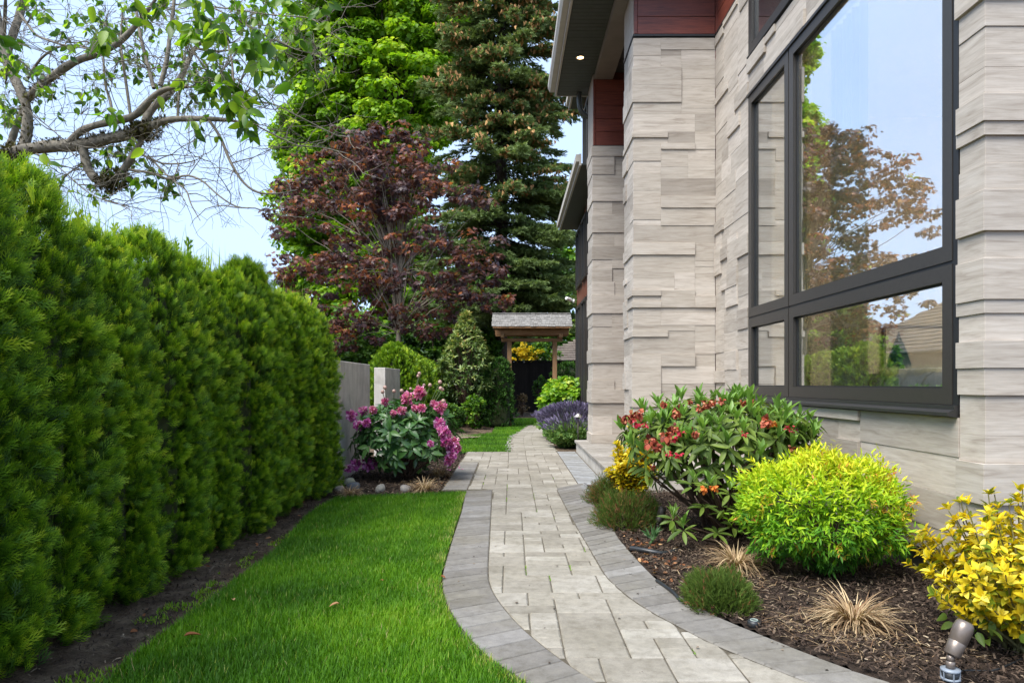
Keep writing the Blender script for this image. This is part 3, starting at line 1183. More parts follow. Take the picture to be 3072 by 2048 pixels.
wl_ = wpart("wall", MB().box(1.66, 12.7, -.03, 4.5, 18.2, 5.1).box(1.66, 12.7, 5.1, 4.5, 16.3, 7.6), REDWOOD_L)
y = 12.75
wins = [(12.72, 13.55, .9, 4.2), (13.9, 15.3, .45, 3.1), (13.9, 15.3, 3.55, 4.95), (15.55, 16.55, .45, 3.1), (15.55, 16.55, 3.55, 4.95), (16.75, 17.95, .45, 3.1), (16.75, 17.95, 3.55, 4.95),
        (12.9, 14.4, 5.6, 7.3), (14.6, 16.15, 5.6, 7.3)]
for i, (y0, y1, z0, z1) in enumerate(wins):
    w = bpy.data.objects.new("window", None)
    link(w, wing)
    w.location = (-WX, -WY, 0)
    window_frame(w, 1.60, y0, y1, z0, z1, .07)
    MB().box(1.61, (y0 + y1) / 2 - .03, z0 + .07, 1.64, (y0 + y1) / 2 + .03, z1 - .07).build("mullion", FRAMEM, w)
rf = wpart("roof", MB().box(1.26, 12.9, 5.16, 4.6, 18.35, 5.19).box(1.36, 12.9, 7.6, 4.6, 16.6, 7.64), SOFFIT)
MB().box(1.22, 12.89, 5.15, 1.258, 18.36, 5.36).box(1.16, 12.89, 5.22, 1.218, 18.38, 5.35).build("fascia", FASCIA, rf)
MB().box(1.32, 12.89, 7.58, 1.358, 16.62, 7.80).box(1.26, 12.89, 7.66, 1.318, 16.62, 7.80).build("fascia", FASCIA, rf)
scam = bpy.data.objects.new("security_camera", None)
link(scam, wing)
scam.location = (1.60 - WX, 18.15 - WY, 3.3)
white = plain("white_plastic", (.75, .75, .74), .4, 0, .02, 10, 0)
MB().lathe([(.05, 0), (.05, .04), (.03, .05)], 14).build("bracket", white, scam, True, rot=(0, math.radians(-90), 0))
cb = MB().lathe([(.0, 0), (.042, 0), (.045, .02), (.045, .17), (.04, .18), (0, .18)], 14)
cb.build("housing", white, scam, True, rot=(math.radians(80), 0, math.radians(-50)), loc=(-.09, .02, .03))

# ---- things inside the room, seen through the glass
sofa_m = plain("grey_velvet", (.40, .42, .42), .9, 0, .12, 12, .1)
TEAL = plain("teal_velvet", (.01, .13, .14), .8, 0, .2, 20, .1)
sofa = thing("sofa", "grey channel tufted sofa behind the low window pane", "sofa", (3.16, 5.6, .52))
for k in range(9):
    prof = [(0.13 * math.cos(a), .62 + .13 * math.sin(a)) for a in np.linspace(-1.2, 4.3, 12)]
    vs = [(px, 0.0 + yy_, pz) for yy_ in (.015, .05, .24, .275) for px, pz in [(q[0] * (1 if yy_ in (.05, .24) else .9), q[1]) for q in prof]]
    fs = [(r_ * 12 + i, r_ * 12 + i + 1, (r_ + 1) * 12 + i + 1, (r_ + 1) * 12 + i) for r_ in range(3) for i in range(11)]
    obj("channel", pymesh("channel", vs, fs, True), sofa_m, sofa, loc=(.1, -1.3 + k * .29, .02))
boxobj("seat", (.05, -1.3, .02, .95, 1.3, .42), sofa_m, sofa, .05)
boxobj("base", (.0, -1.3, .02, .12, 1.3, .60), sofa_m, sofa, .03)


def cushion(name, loc, rot, s, mat, label):
    n = 13
    g = np.linspace(-1, 1, n)
    X, Y = np.meshgrid(g, g)
    T = .30 * (1 - np.abs(X) ** 2.4) * (1 - np.abs(Y) ** 2.4)
    Vt = np.stack([X, T, Y], -1).reshape(-1, 3)
    Vb = np.stack([X, -T, Y], -1).reshape(-1, 3)
    idx = np.arange(n * n).reshape(n, n)
    a, b, c, d = idx[:-1, :-1].ravel(), idx[:-1, 1:].ravel(), idx[1:, 1:].ravel(), idx[1:, :-1].ravel()
    F = np.concatenate([np.stack([a, b, c], 1), np.stack([a, c, d], 1)])
    V = np.concatenate([Vt, Vb]) * s
    F = np.concatenate([F, F[:, ::-1] + n * n])
    o = obj(name, trimesh(name, V, F, smooth=True), mat, loc=loc, rot=rot)
    return tag(o, label, "cushion")


cushion("cushion", (3.45, 6.35, 1.36), (0, math.radians(45), math.radians(80)), .22, TEAL, "teal velvet cushion standing on its corner on the grey sofa")
cushion("cushion", (3.5, 7.15, 1.28), (0, math.radians(8), math.radians(75)), .22, TEAL, "teal velvet cushion lying flatter at the far end of the sofa")
FUR = leafy("white_fur", [(0, (.62, .60, .56)), (1, (.80, .79, .76))], .8, .3)


def fur(loc, ln, n, label):
    m = RNG.random((n, 2))
    pts = np.stack([loc[0] + (m[:, 0] - .5) * .22, loc[1] + (m[:, 1] - .5) * ln, loc[2] + .03 * np.sin(m[:, 1] * 9)], 1)
    V, F, A = strips(pts, RNG.random(n) * 6.28, RNG.uniform(.05, .13, n), RNG.uniform(0, .7, n), RNG.uniform(.6, 2.2, n), .006, 3, tint=RNG.random(n))
    core = MB().lathe([(.0, -.05), (.06, -.04), (.09, 0), (.06, .04), (0, .05)], 12)
    o = obj("fur_throw", trimesh("fur_throw", V, F, A), FUR)
    return tag(o, label, "throw")


fur((3.27, 4.75, 1.24), .75, 2600, "fluffy white fur throw over the sofa back near the room corner")
fur((3.27, 5.85, 1.24), .6, 1800, "smaller white fur throw in the middle of the sofa back")
CURT = leafy("pale_curtain_cloth", [(0, (.62, .60, .54)), (1, (.72, .70, .64))], .9, .35, .1)
for (y0, y1, x0_, lab) in ((6.02, 6.58, 2.98, "pale gathered curtain at the far side of the big window pane"), (7.15, 7.72, 2.98, "pale gathered curtain behind the narrow window lights")):
    m = 60
    ys = np.linspace(y0, y1, m)
    xs = x0_ + .035 * np.sin(ys * 62) + .012 * np.sin(ys * 21)
    vv = [(x, y, z) for z in (.55, 1.5, 3.0, 4.45) for x, y in zip(xs, ys)]
    ff = [(r_ * m + i, r_ * m + i + 1, (r_ + 1) * m + i + 1, (r_ + 1) * m + i) for r_ in range(3) for i in range(m - 1)]
    vv += [(x + .006, y, z) for x, y, z in vv]
    ff += [tuple(q + 4 * m for q in reversed(f)) for f in ff]
    tag(obj("curtain", pymesh("curtain", vv, ff, True), CURT), lab, "curtain")
pic = thing("wall_picture", "pale framed picture hanging on the room wall above the sofa", "picture", (5.2, 8.94, 1.3))
boxobj("frame", (-.55, -.035, -.0, .55, 0, .62), BLACK, pic, .004)
MB().box(-.52, -.038, .03, .52, -.036, .59).build("print", plain("pale_print", (.5, .47, .42), .7, 0, .25, 3, 0), pic)
for (lx, ly, lz, lab) in ((6.9, 5.1, 1.95, "small lit wall lamp, upper one of two deep inside the room"), (6.9, 5.05, 1.15, "small lit wall lamp, lower one of two deep inside the room")):
    lt = thing("wall_lamp", lab, "lamp", (lx, ly, lz))
    MB().lathe([(.05, -.08), (.07, -.07), (.07, .07), (.05, .08)], 14).build("lamp_shade", em.m, lt, True)
    MB().box(.06, -.02, -.02, .5, .02, .02).build("bracket", BLACK, lt)
    pl = bpy.data.lights.new("lamp_bulb", 'POINT')
    pl.energy = 60
    pl.color = (1.0, .82, .62)
    pl.shadow_soft_size = .08
    po = bpy.data.objects.new("lamp_bulb", pl)
    link(po, lt)
    po.location = (-.12, 0, 0)
# ================================================================== fence, gate, walls
WALLX = -2.15
wl1 = thing("concrete_wall", "board marked concrete garden wall right behind the end of the hedge", "wall", (WALLX, 8.72, 0), group="concrete garden walls")
boxobj("panel", (-.19, 0, -.05, 0, 2.04, 1.485), CONC, wl1, .006)
wl2 = thing("concrete_wall", "short pale concrete wall segment beyond the gap, next to the rounded arborvitae", "wall", (WALLX, 12.07, 0), group="concrete garden walls")
boxobj("panel", (-.19, 0, -.05, 0, 1.58, 1.47), CONC, wl2, .006)

gate = thing("garden_gate", "cedar garden gateway with a small grey shake roof", "gate", (.55, 20.3, 0))
GY = 20.3
for px in (-.07, 1.22):
    boxobj("post", (px - .55 - .062, -.062, -.02, px - .55 + .062, .062, 2.39), CEDAR, gate, .006)
boxobj("lower_beam", (-.30 - .55, -.075, 2.392, 1.44 - .55, .075, 2.485), CEDARX, gate, .006)
boxobj("upper_beam", (-.47 - .55, -.30, 2.56, 1.60 - .55, -.19, 2.70), CEDARX, gate, .006)
boxobj("upper_beam", (-.47 - .55, .19, 2.56, 1.60 - .55, .30, 2.70), CEDARX, gate, .006)
for px in (-.27, 1.37):
    boxobj("cross_block", (px - .55 - .05, -.40, 2.488, px - .55 + .05, .40, 2.60), CEDAR, gate, .005)
for k in range(7):
    xx = -.9 + k * .30
    o = boxobj("rafter", (-.02, -.02, -.02, .02, .02 + .62, .02), CEDAR, gate, .003)
    o.location = (xx, -.60, 2.745)
    o.rotation_euler = (math.radians(32), 0, 0)
    o = boxobj("rafter", (-.02, -.62, -.02, .02, .02, .02), CEDAR, gate, .003)
    o.location = (xx, .60, 2.745)
    o.rotation_euler = (math.radians(-32), 0, 0)
groof = MB()
ang = math.radians(32)
RL = .66
for sgn in (-1, 1):
    y0, z0 = sgn * .66, 2.735
    y1, z1 = 0, 2.735 + .66 * math.tan(ang)
    t = .02
    vs = [(-1.08, y0, z0), (1.10, y0, z0), (1.10, y1, z1), (-1.08, y1, z1)]
    vs2 = [(x, y, z + t) for x, y, z in vs]
    groof.add(vs + vs2, [(0, 1, 2, 3), (7, 6, 5, 4), (0, 4, 5, 1), (1, 5, 6, 2), (2, 6, 7, 3), (3, 7, 4, 0)])
gr = groof.build("roof", CEDARX, gate)
rr = random.Random(5)
back = MB()
slope_len = .66 / math.cos(ang)
for sgn in (-1, 1):
    for row in range(6):
        s0 = row * slope_len / 6
        x = -1.10 + rr.uniform(-.03, 0)
        while x < 1.10:
            w = rr.uniform(.07, .14)
            w = min(w, 1.125 - x)
            if w < .03:
                break
            L = slope_len / 6 * 1.35
            th = rr.uniform(.010, .018)
            lift = .022 + rr.uniform(0, .006)
            pts = []
            jit = rr.uniform(-.006, .006)
            for (a, hgt) in ((s0 - .012 + jit, lift + .014), (s0 + L, lift - .004)):
                for dz in (0, th):
                    for xx in (x + .002, x + w - .002):
                        d = a
                        yy_ = sgn * (.66 - d * math.cos(ang))
                        zz_ = 2.735 + d * math.sin(ang) + (hgt + dz) / math.cos(ang)
                        pts.append((xx, yy_, zz_))
            fs = [(0, 1, 3, 2), (4, 6, 7, 5), (0, 4, 5, 1), (2, 3, 7, 6), (0, 2, 6, 4), (1, 5, 7, 3)]
            if sgn == 1:
                back.add(pts, fs)
            else:
                obj("shingle", pymesh("shingle", pts, fs), SHAKE, gr)
            x += w
tag(back.build("rear_shingles", SHAKE, gr), kind="stuff")
x = -1.08
while x < 1.08:
    boxobj("ridge_shingle", (x, -.07, 2.735 + .66 * math.tan(ang) + .03, min(x + .2, 1.1), .07, 2.735 + .66 * math.tan(ang) + .055), SHAKE, gr, .004)
    x += .205

fence = thing("board_fence", "tall dark stained board fence beyond the garden gate", "fence", (0, 30.5, 0))
x = -3.4
rr = random.Random(8)
while x < 4.6:
    w = .145
    boxobj("board", (x, 0 + rr.uniform(0, .012), -.05, x + w - .004, .03, 2.14 + rr.uniform(-.008, .008)), FENCEM, fence, .003)
    x += w
boxobj("backing", (-3.4, .032, 0, 4.6, .034, 2.1), FENCEM, fence)  # sheet added to block backlight through the board gaps
boxobj("rail", (-3.4, -.03, 2.14, 4.6, .06, 2.19), FENCEM, fence, .004)
boxobj("rail", (-3.4, .035, .3, 4.6, .08, .40), FENCEM, fence, .004)

# neighbouring roof beyond the fence
nb = thing("neighbor_shed", "low outbuilding with a brown shake roof beyond the dark fence", "shed", (4.2, 38, 0))
MB().box(-2.8, -1.5, -.05, 3.5, 2.5, 2.3).build("wall", REDWOOD_L, nb)
nr = MB().add([(-3.3, -2, 2.35), (4, -2, 2.35), (4, 3, 2.35), (-3.3, 3, 2.35), (-.6, .5, 3.55), (2.5, .5, 3.55)],
              [(0, 1, 5, 4), (1, 2, 5), (2, 3, 4, 5), (3, 0, 4), (3, 2, 1, 0)]).build("roof", ROOFM, nb)
rr = random.Random(9)
for row in range(9):
    t0 = row / 9
    xa, xb = -3.3 + 2.7 * t0, 4 - 1.5 * t0
    x = xa
    while x < xb:
        w = rr.uniform(.16, .30)
        y0, z0 = -2 + 2.5 * t0, 2.35 + 1.2 * t0
        y1, z1 = -2 + 2.5 * (t0 + .13), 2.35 + 1.2 * (t0 + .13)
        a, b = .05 + rr.uniform(0, .02), .015
        xe = min(x + w, xb)
        obj("shingle", pymesh("shingle", [(x, y0, z0 + a), (xe - .006, y0, z0 + a), (xe - .006, y1, z1 + b), (x, y1, z1 + b), (x, y0, z0 + .01), (xe - .006, y0, z0 + .01)],
                              [(0, 1, 2, 3), (4, 5, 1, 0)]), ROOFM, nr)
        x += w

# neighbour's house on the far side of the hedge: it shows as a reflection in the big window
nh = thing("neighbor_house", "low neighbouring house with brown shake roof, mirrored in the big window", "house", (-14.5, 26, 0))
MB().box(-4, -9, -.05, 3.4, 9, 2.5).build("wall", SIDING, nh)
nhr = MB().add([(4, -9.6, 2.4), (4, 9.6, 2.4), (-.5, 7, 5.0), (-.5, -7, 5.0), (-5, -9.6, 2.4), (-5, 9.6, 2.4)],
               [(0, 1, 2, 3), (1, 5, 2), (4, 3, 2, 5), (0, 3, 4), (0, 4, 5, 1)]).build("roof", ROOFM, nh)
for (y0) in (-5.4, -3.2):
    sk = MB()
    f = lambda t, y: (4 - 4.5 * t, y, 2.4 + 2.6 * t + .12)
    a, b, c, d = f(.35, y0), f(.35, y0 + 1.2), f(.75, y0 + 1.2), f(.75, y0)
    sk.add([a, b, c, d] + [(p[0] - .1, p[1], p[2] - .15) for p in (a, b, c, d)], [(0, 1, 2, 3), (0, 4, 5, 1), (1, 5, 6, 2), (2, 6, 7, 3), (3, 7, 4, 0)])
    sk.build("skylight", plain("skylight_frame", (.6, .6, .58), .4, 0, .02, 5, 0), nhr)
rr = random.Random(19)
for row in range(14):
    t0 = row / 14
    mbx = MB()
    y = -9.6 + 2.6 * t0
    while y < 9.6 - 2.6 * t0:
        w = rr.uniform(.3, .5)
        f = lambda t, yy, o: (4 - 4.5 * t, yy, 2.4 + 2.6 * t + o)
        o_ = .05 + rr.uniform(0, .02)
        mbx.add([f(t0, y, o_), f(t0, y + w - .01, o_), f(t0 + .08, y + w - .01, .02), f(t0 + .08, y, .02), f(t0, y, 0), f(t0, y + w - .01, 0)], [(0, 1, 2, 3), (4, 5, 1, 0)])
        y += w
    tag(mbx.build("shingle_course", ROOFM, nhr), kind="stuff")

# low wooded hills far away
hv, hf = [], []
n = 90
for i in range(n + 1):
    a = math.radians(95 + 120 * i / n)
    r = 260
    h = 14 + 5 * math.sin(i * .21) + 2.2 * math.sin(i * .9) + 1.2 * math.sin(i * 2.7)
    hv += [(r * math.cos(a), r * math.sin(a), -1), (r * 1.02 * math.cos(a), r * 1.02 * math.sin(a), h * .7), (r * 1.2 * math.cos(a), r * 1.2 * math.sin(a), h)]
for i in range(n):
    for j in range(2):
        q = i * 3 + j
        hf.append((q, q + 3, q + 4, q + 1))
tag(obj("hill", pymesh("hill", hv, hf, True), plain("far_woodland", (.045, .075, .04), .9, 0, .5, .15, 0)), "low wooded ridge on the horizon", kind="structure")

# ================================================================== grass
GRASS = leafy("grass_blades", [(0, (.035, .110, .006)), (.35, (.075, .205, .008)), (.7, (.155, .325, .012)), (.92, (.26, .38, .03)), (1, (.42, .36, .16))], .55, .35, .25)


def grass(name, poly, n, h, w, edge=None, parent=None, near_bias=True, seed=1):
    q = in_poly(poly, n)
    if near_bias:
        # thinner with distance: a blade is bigger on the picture near the camera
        keep = RNG.random(len(q)) < np.clip(5.0 / q[:, 1], .45, 1.0)
        q = q[keep]
    m = len(q)
    patch = fbm(q[:, 0], q[:, 1], 3.4, 33) + .5 * fbm(q[:, 0], q[:, 1], 9, 34)
    tint = np.clip(.38 + .17 * patch + RNG.normal(0, .13, m), 0, .88)
    if edge is not None:
        d = np.min(np.linalg.norm(q[:, None, :] - edge[None, :, :], axis=2), axis=1)
        dry = RNG.random(m) < np.clip(.55 - d * 4.0, 0.035, .6) * (.6 + .5 * fbm(q[:, 0], q[:, 1], 11, 5))
        tint[dry] = RNG.uniform(.9, 1.0, dry.sum())
    V, F, A = strips(np.c_[q, np.full(m, -.02)], RNG.random(m) * 6.28, h * RNG.uniform(.55, 1.25, m), RNG.uniform(0, .35, m),
                     RNG.uniform(.25, 1.25, m), w, 3, tint=tint)
    return tag(obj(name, trimesh(name, V, F, A), GRASS), kind="stuff")


edge_pts = L_OUT[::2]
g = grass("grass", LAWN, 150000, .052, .0042, edge_pts)
tag(g, "dense bright green grass blades of the near lawn")
tag(grass("grass", FARLAWN, 70000, .045, .007), "dense green grass blades of the small far lawn")

# mossy sparse blades and moss where the lawn fades into the soil strip
q = in_poly([(-2.05, 2.2), (-1.2, 2.2), (-1.25, 4.5), (-1.45, 7.0), (-1.75, 7.6), (-1.9, 5.0)], 16000)
keep = fbm(q[:, 0], q[:, 1], 6, 44) + fbm(q[:, 0], q[:, 1], 15, 47) * .5 + (q[:, 0] + 1.72) * 1.6 > .12
q = q[keep]
V, F, A = strips(np.c_[q, np.full(len(q), -.040)], RNG.random(len(q)) * 6.28, RNG.uniform(.014, .032, len(q)), RNG.uniform(0, .5, len(q)), RNG.uniform(.5, 1.5, len(q)), .006, 2, tint=RNG.uniform(.6, .97, len(q)))
tag(obj("moss", trimesh("moss", V, F, A), GRASS), "patchy yellow green moss between lawn and soil strip", kind="stuff")

# ================================================================== mulch chips and litter
CHIP = leafy("bark_chip", [(0, (.018, .012, .009)), (.45, (.055, .036, .025)), (.75, (.12, .085, .06)), (.93, (.25, .19, .13)), (1, (.40, .32, .22))], .9, 0, .2)
LITTER = leafy("dry_leaf", [(0, (.10, .035, .015)), (.5, (.28, .11, .045)), (1, (.50, .30, .15))], .8, .15, .2)


def chips(name, poly, n, L, w, z, label, hi=.9):
    q = in_poly(poly, n)
    m = len(q)
    d = rand_dirs(m)
    d[:, 2] *= .22
    nn = rand_dirs(m) * .45 + np.array([0, 0, 1.0])
    t = ([(-.5, 0, 0), (.5, 0, 0), (.42, 1, .0), (-.42, 1, .0), (-.45, .5, .16), (.45, .5, .16)], [(0, 1, 5), (0, 5, 4), (4, 5, 2), (4, 2, 3)])
    S = RNG.uniform(.5, 1.5, m) * L
    tv = [(a * w / L, b, c) for a, b, c in t[0]]
    z = z + RNG.random(m) * .012 + .010 * fbm(q[:, 0], q[:, 1], 5, 11)
    V, F, A = place((tv, t[1]), np.c_[q, z], d, nn, S, tint=np.clip(RNG.beta(1.3, 2.4, m) * 1.05, 0, hi))
    return tag(obj(name, trimesh(name, V, F, A), CHIP), label, kind="stuff")


chips("bark_chips", RBED[:-6] + [(3.0, 2.0), (3.0, 3.9), (2.6, 4.0), (2.55, 8.1), (1.2, 7.9)], 30000, .030, .007, .002, "shredded dark bark mulch over the bed by the house", 1.0)
chips("bark_chips", PBED, 9000, .035, .009, -.008, "shredded bark under the magenta flowering bush", 1.0)
chips("bark_chips", strip_poly, 16000, .028, .006, -.036, "twiggy debris and needles along the hedge foot", .97)
# long straw like shreds near the cut back grasses
q = np.r_[np.array([1.45, 3.35]) + RNG.normal(size=(520, 2)) * [.26, .22], np.array([1.35, 4.4]) + RNG.normal(size=(240, 2)) * [.2, .25], np.array([-1.1, 8.6]) + RNG.normal(size=(250, 2)) * [.2, .3]]
STRAW = leafy("dry_straw", [(0, (.14, .075, .04)), (.5, (.32, .215, .12)), (1, (.58, .45, .27))], .8, .15, .2)
q = q[~pip([tuple(p) for p in L_OUT] + [tuple(p + np.array([.09, 0])) for p in R_OUT[::-1]], q[:, 0], q[:, 1])]
V, F, A = strips(np.c_[q, np.full(len(q), .012)], RNG.random(len(q)) * 6.28, RNG.uniform(.04, .12, len(q)), RNG.uniform(1.2, 1.5, len(q)), RNG.uniform(1.5, 1.8, len(q)), .004, 4, tint=RNG.random(len(q)))
tag(obj("straw_litter", trimesh("straw_litter", V, F, A), STRAW), "loose dry straw strands lying on the mulch", kind="stuff")

# small fallen leaves that lie about too many to count
lm = leaf_tmpl(.55, .05, .12, 4)
qa = np.r_[np.array([.98, 4.9]) + RNG.normal(size=(90, 2)) * [.10, .45], in_poly(strip_poly, 130), in_poly([(-1.1, 8.1), (-.85, 8.1), (-.82, 10), (-1.5, 10)], 20)]
qa = qa[[not (pip([tuple(p) for p in L_OUT] + [tuple(p) for p in R_OUT[::-1]], np.array([x]), np.array([y]))[0]) for x, y in qa]]
m = len(qa)
dd = rand_dirs(m)
dd[:, 2] *= .3
zz = np.where(qa[:, 0] < -1.2, -.02, .012)
V, F, A = place(lm, np.c_[qa, zz], dd, rand_dirs(m) * .5 + np.array([0, 0, 1.0]), RNG.uniform(.025, .055, m), tint=RNG.random(m))
tag(obj("leaf_litter", trimesh("leaf_litter", V, F, A), LITTER), "scattered small rust brown dead leaves on soil and mulch", kind="stuff")
V, F, A = place(lm, np.array([[0, 0, 0.]]), np.array([[0, 1, .0]]), np.array([[0, 0, 1.]]), 1.0, tint=np.array([.7]))
for name_c, (u, v), s, rz, lab, tn in (
        (0, (700, 1817), .045, .5, "pale curled dead leaf lying alone in the middle of the lawn", .98),
        (0, (1004, 1835), .06, 2.2, "tan curled dead leaf on the lawn closer to the walkway", .8),
        (0, (578, 1930), .075, 5.2, "long brown willow like dead leaf on the lawn near the soil strip", .35),
        (0, (1328, 1742), .05, 4.0, "rust coloured curled leaf on the edge of the left paver border", .3),
        (0, (1144, 1757), .03, 1.0, "tiny brown leaf on the lawn beside the paver border", .5)):
    x, y = G(u, v - 6)
    V, F, A = place(leaf_tmpl(.45, .16, .25, 5), np.array([[0, -.5, .2]]), np.array([[0, 1, .15]]), np.array([[0, 0, 1.]]), 1.0, tint=np.array([tn]))
    o = obj("fallen_leaf", trimesh("fallen_leaf", V, F, A), LITTER, loc=(x, y, .018 if u < 1300 else .004), rot=(0, 0, rz), scale=s)
    tag(o, lab, "leaf", "single fallen leaves")

# bits of bark, petals and moss caught on the paving
pathpoly = [tuple(p) for p in L_OUT if p[1] > 2.4] + [(1.6, 2.4)] + [tuple(p) for p in R_OUT[::-1] if p[1] > 2.4]
q = in_poly(pathpoly, 900)
dr = np.min(np.linalg.norm(q[:, None, :] - R_OUT[None, ::3, :], axis=2), axis=1)
q = q[RNG.random(len(q)) < np.clip(.55 - dr * 1.9, .05, 1)]
m = len(q)
dd = rand_dirs(m)
dd[:, 2] *= .15
V, F, A = place(LEAF2, np.c_[q, np.full(m, .005)], dd, rand_dirs(m) * .2 + np.array([0, 0, 1.0]), RNG.uniform(.006, .022, m), tint=RNG.random(m))
tag(obj("paving_debris", trimesh("paving_debris", V, F, A), CHIP), "small crumbs of bark and leaf scattered on the pavers", kind="stuff")
mq = []
r_ = random.Random(77)
for _ in range(46):
    x, y, w, h = r_.choice([p for p in pieces if 2.7 < p[1] < 9])
    if xl(y) + .02 < x < xr(y) - .02:
        for k in range(r_.randint(6, 22)):
            mq.append((x + r_.gauss(0, .003), y + r_.random() * h))
mq = np.array(mq)
V, F, A = strips(np.c_[mq, np.full(len(mq), -.006)], RNG.random(len(mq)) * 6.28, RNG.uniform(.008, .018, len(mq)), RNG.uniform(0, .6, len(mq)), RNG.uniform(.6, 1.5, len(mq)), .004, 2, tint=RNG.uniform(.4, .97, len(mq)))
tag(obj("joint_moss", trimesh("joint_moss", V, F, A), GRASS), "tiny moss tufts in the joints between pavers", kind="stuff")
pq = np.array([G(1376, 1400), G(1381, 1406), G(1344, 1408), G(1352, 1412), G(1390, 1409)])
V, F, A = place(leaf_tmpl(.7, .1, .2, 4), np.c_[pq, np.full(5, .01)], rand_dirs(5) * [1, 1, .2], rand_dirs(5) * .4 + np.array([0, 0, 1.0]), .04, tint=np.array([.5, .3, .7, .6, .4]))
tag(obj("fallen_petals", trimesh("fallen_petals", V, F, A), leafy("dropped_petal", [(0, (.5, .05, .25)), (1, (.8, .3, .6))], .6)), "a few dropped magenta petals on the paving below the bush", kind="stuff")

# ================================================================== rocks
def rock(loc, s, seed, col, label):
    r = np.random.default_rng(seed)
    nu, nv = 18, 11
    vs, fs = [], []
    for j in range(nv):
        th = math.pi * j / (nv - 1)
        for i in range(nu):
            ph = 2 * math.pi * i / nu
            d = np.array([math.sin(th) * math.cos(ph), math.sin(th) * math.sin(ph), math.cos(th)])
            k = 1 + .10 * math.sin(3 * d[0] + seed) + .07 * math.sin(4 * d[1] + 2 * seed) + .05 * math.sin(5 * d[2] + 3 * d[0])
            vs.append(tuple(d * k * np.array(s)))
    for j in range(nv - 1):
        for i in range(nu):
            fs.append((j * nu + i, (j + 1) * nu + i, (j + 1) * nu + (i + 1) % nu, j * nu + (i + 1) % nu))
    o = obj("river_rock", pymesh("river_rock", vs, fs, True), plain("rock_" + str(seed), col, .8, 0, .3, 25, .3), loc=loc, rot=(0, 0, seed))
    tag(o, label, "rock", "rocks in the planting bed")


for i, (u, v, s, col, lab) in enumerate((
        (1048, 1452, (.085, .07, .055), (.26, .25, .17), "olive tan rock against the concrete wall, highest of the heap"),
        (1060, 1466, (.09, .07, .06), (.10, .105, .11), "dark slate grey rock leaning in front of the olive rock"),
        (1018, 1472, (.055, .05, .04), (.28, .24, .20), "small tan rock at the hedge end of the rock group"),
        (1141, 1474, (.055, .06, .065), (.27, .25, .21), "upright grey beige rock at the lawn edge between two tufts"),
        (1216, 1472, (.085, .065, .055), (.25, .225, .20), "rounded brown grey rock beside the straw coloured tuft"))):
    x, y = G(u, v)
    rock((x, y, .02), s, i + 1, col, lab)
rng_ = np.random.default_rng(4)
q = np.r_[np.stack([np.interp(np.linspace(12.6, 17, 110), FP_L[:, 1], FP_L[:, 0]) - .04 + rng_.normal(0, .03, 110), np.linspace(12.6, 17, 110)], 1)]
tv = MB().lathe([(0, -.5), (.7, -.3), (1, .0), (.7, .35), (0, .5)], 6, cap=False)
me_t = tv.mesh("pebble")
tf = []
for p in me_t.polygons:
    vv = list(p.vertices)
    for k in range(1, len(vv) - 1):
        tf.append((vv[0], vv[k], vv[k + 1]))
V, F, A = place((tv.v, tf), np.c_[q, np.full(len(q), .002)], rand_dirs(len(q)), rand_dirs(len(q)), rng_.uniform(.005, .014, len(q)))
tag(obj("pebbles", trimesh("pebbles", V, F), plain("pale_pebble", (.36, .34, .31), .8)), "loose white pebbles along the far path edge", kind="stuff")

# ================================================================== dead ornamental grasses
def tuft(x, y, r, h, n, seed, label, z=.0):
    g_ = np.random.default_rng(seed)
    az = g_.random(n) * 6.28
    base = np.stack([np.cos(az), np.sin(az), np.zeros(n)], 1) * (g_.random(n) ** .5 * r * .28)[:, None]
    V, F, A = strips(base, az + g_.normal(0, .35, n), g_.uniform(.35, 1.15, n) * (r + h) * .9, g_.uniform(.05, 1.1, n), g_.uniform(1.2, 3.0, n), r * .050, 6, tint=g_.random(n) ** .8)
    o = obj("dry_grass_tuft", trimesh("dry_grass_tuft", V, F, A), STRAW, loc=(x, y, z))
    tag(o, label, "grass tuft", "cut back dry ornamental grasses")


tuft(1.69, 3.52, .15, .12, 620, 1, "large straw coloured cut back grass tuft near the brass spotlight")
tuft(1.46, 4.62, .15, .14, 420, 2, "grey straw grass tuft tucked beside the round yellow green shrub")
tuft(1.37, 6.05, .12, .10, 260, 3, "brown dry grass tuft under the red flowered rhododendron")
tuft(*G(1272, 1474), .14, .11, 360, 4, "straw coloured dry tuft beside the path on the peony bed")
tuft(*G(1050, 1486), .13, .08, 260, 5, "flattened tan dry tuft in front of the dark rock")
tuft(*G(1318, 1428), .15, .10, 260, 6, "brown dry tuft under the magenta blooms next to the walkway")

# ================================================================== garden lights and sprinkler
BRONZE = plain("bronze_lamp_metal", (.20, .165, .14), .38, .55, .10, 30, .04)
BRONZE_D = plain("dark_bronze_metal", (.06, .05, .042), .5, .4, .15, 30, .05)
STAKE = plain("blue_grey_plastic", (.20, .23, .27), .45, 0, .15, 30, .04)
STAKE_D = plain("black_plastic", (.018, .020, .022), .4, 0, .2, 30, .04)


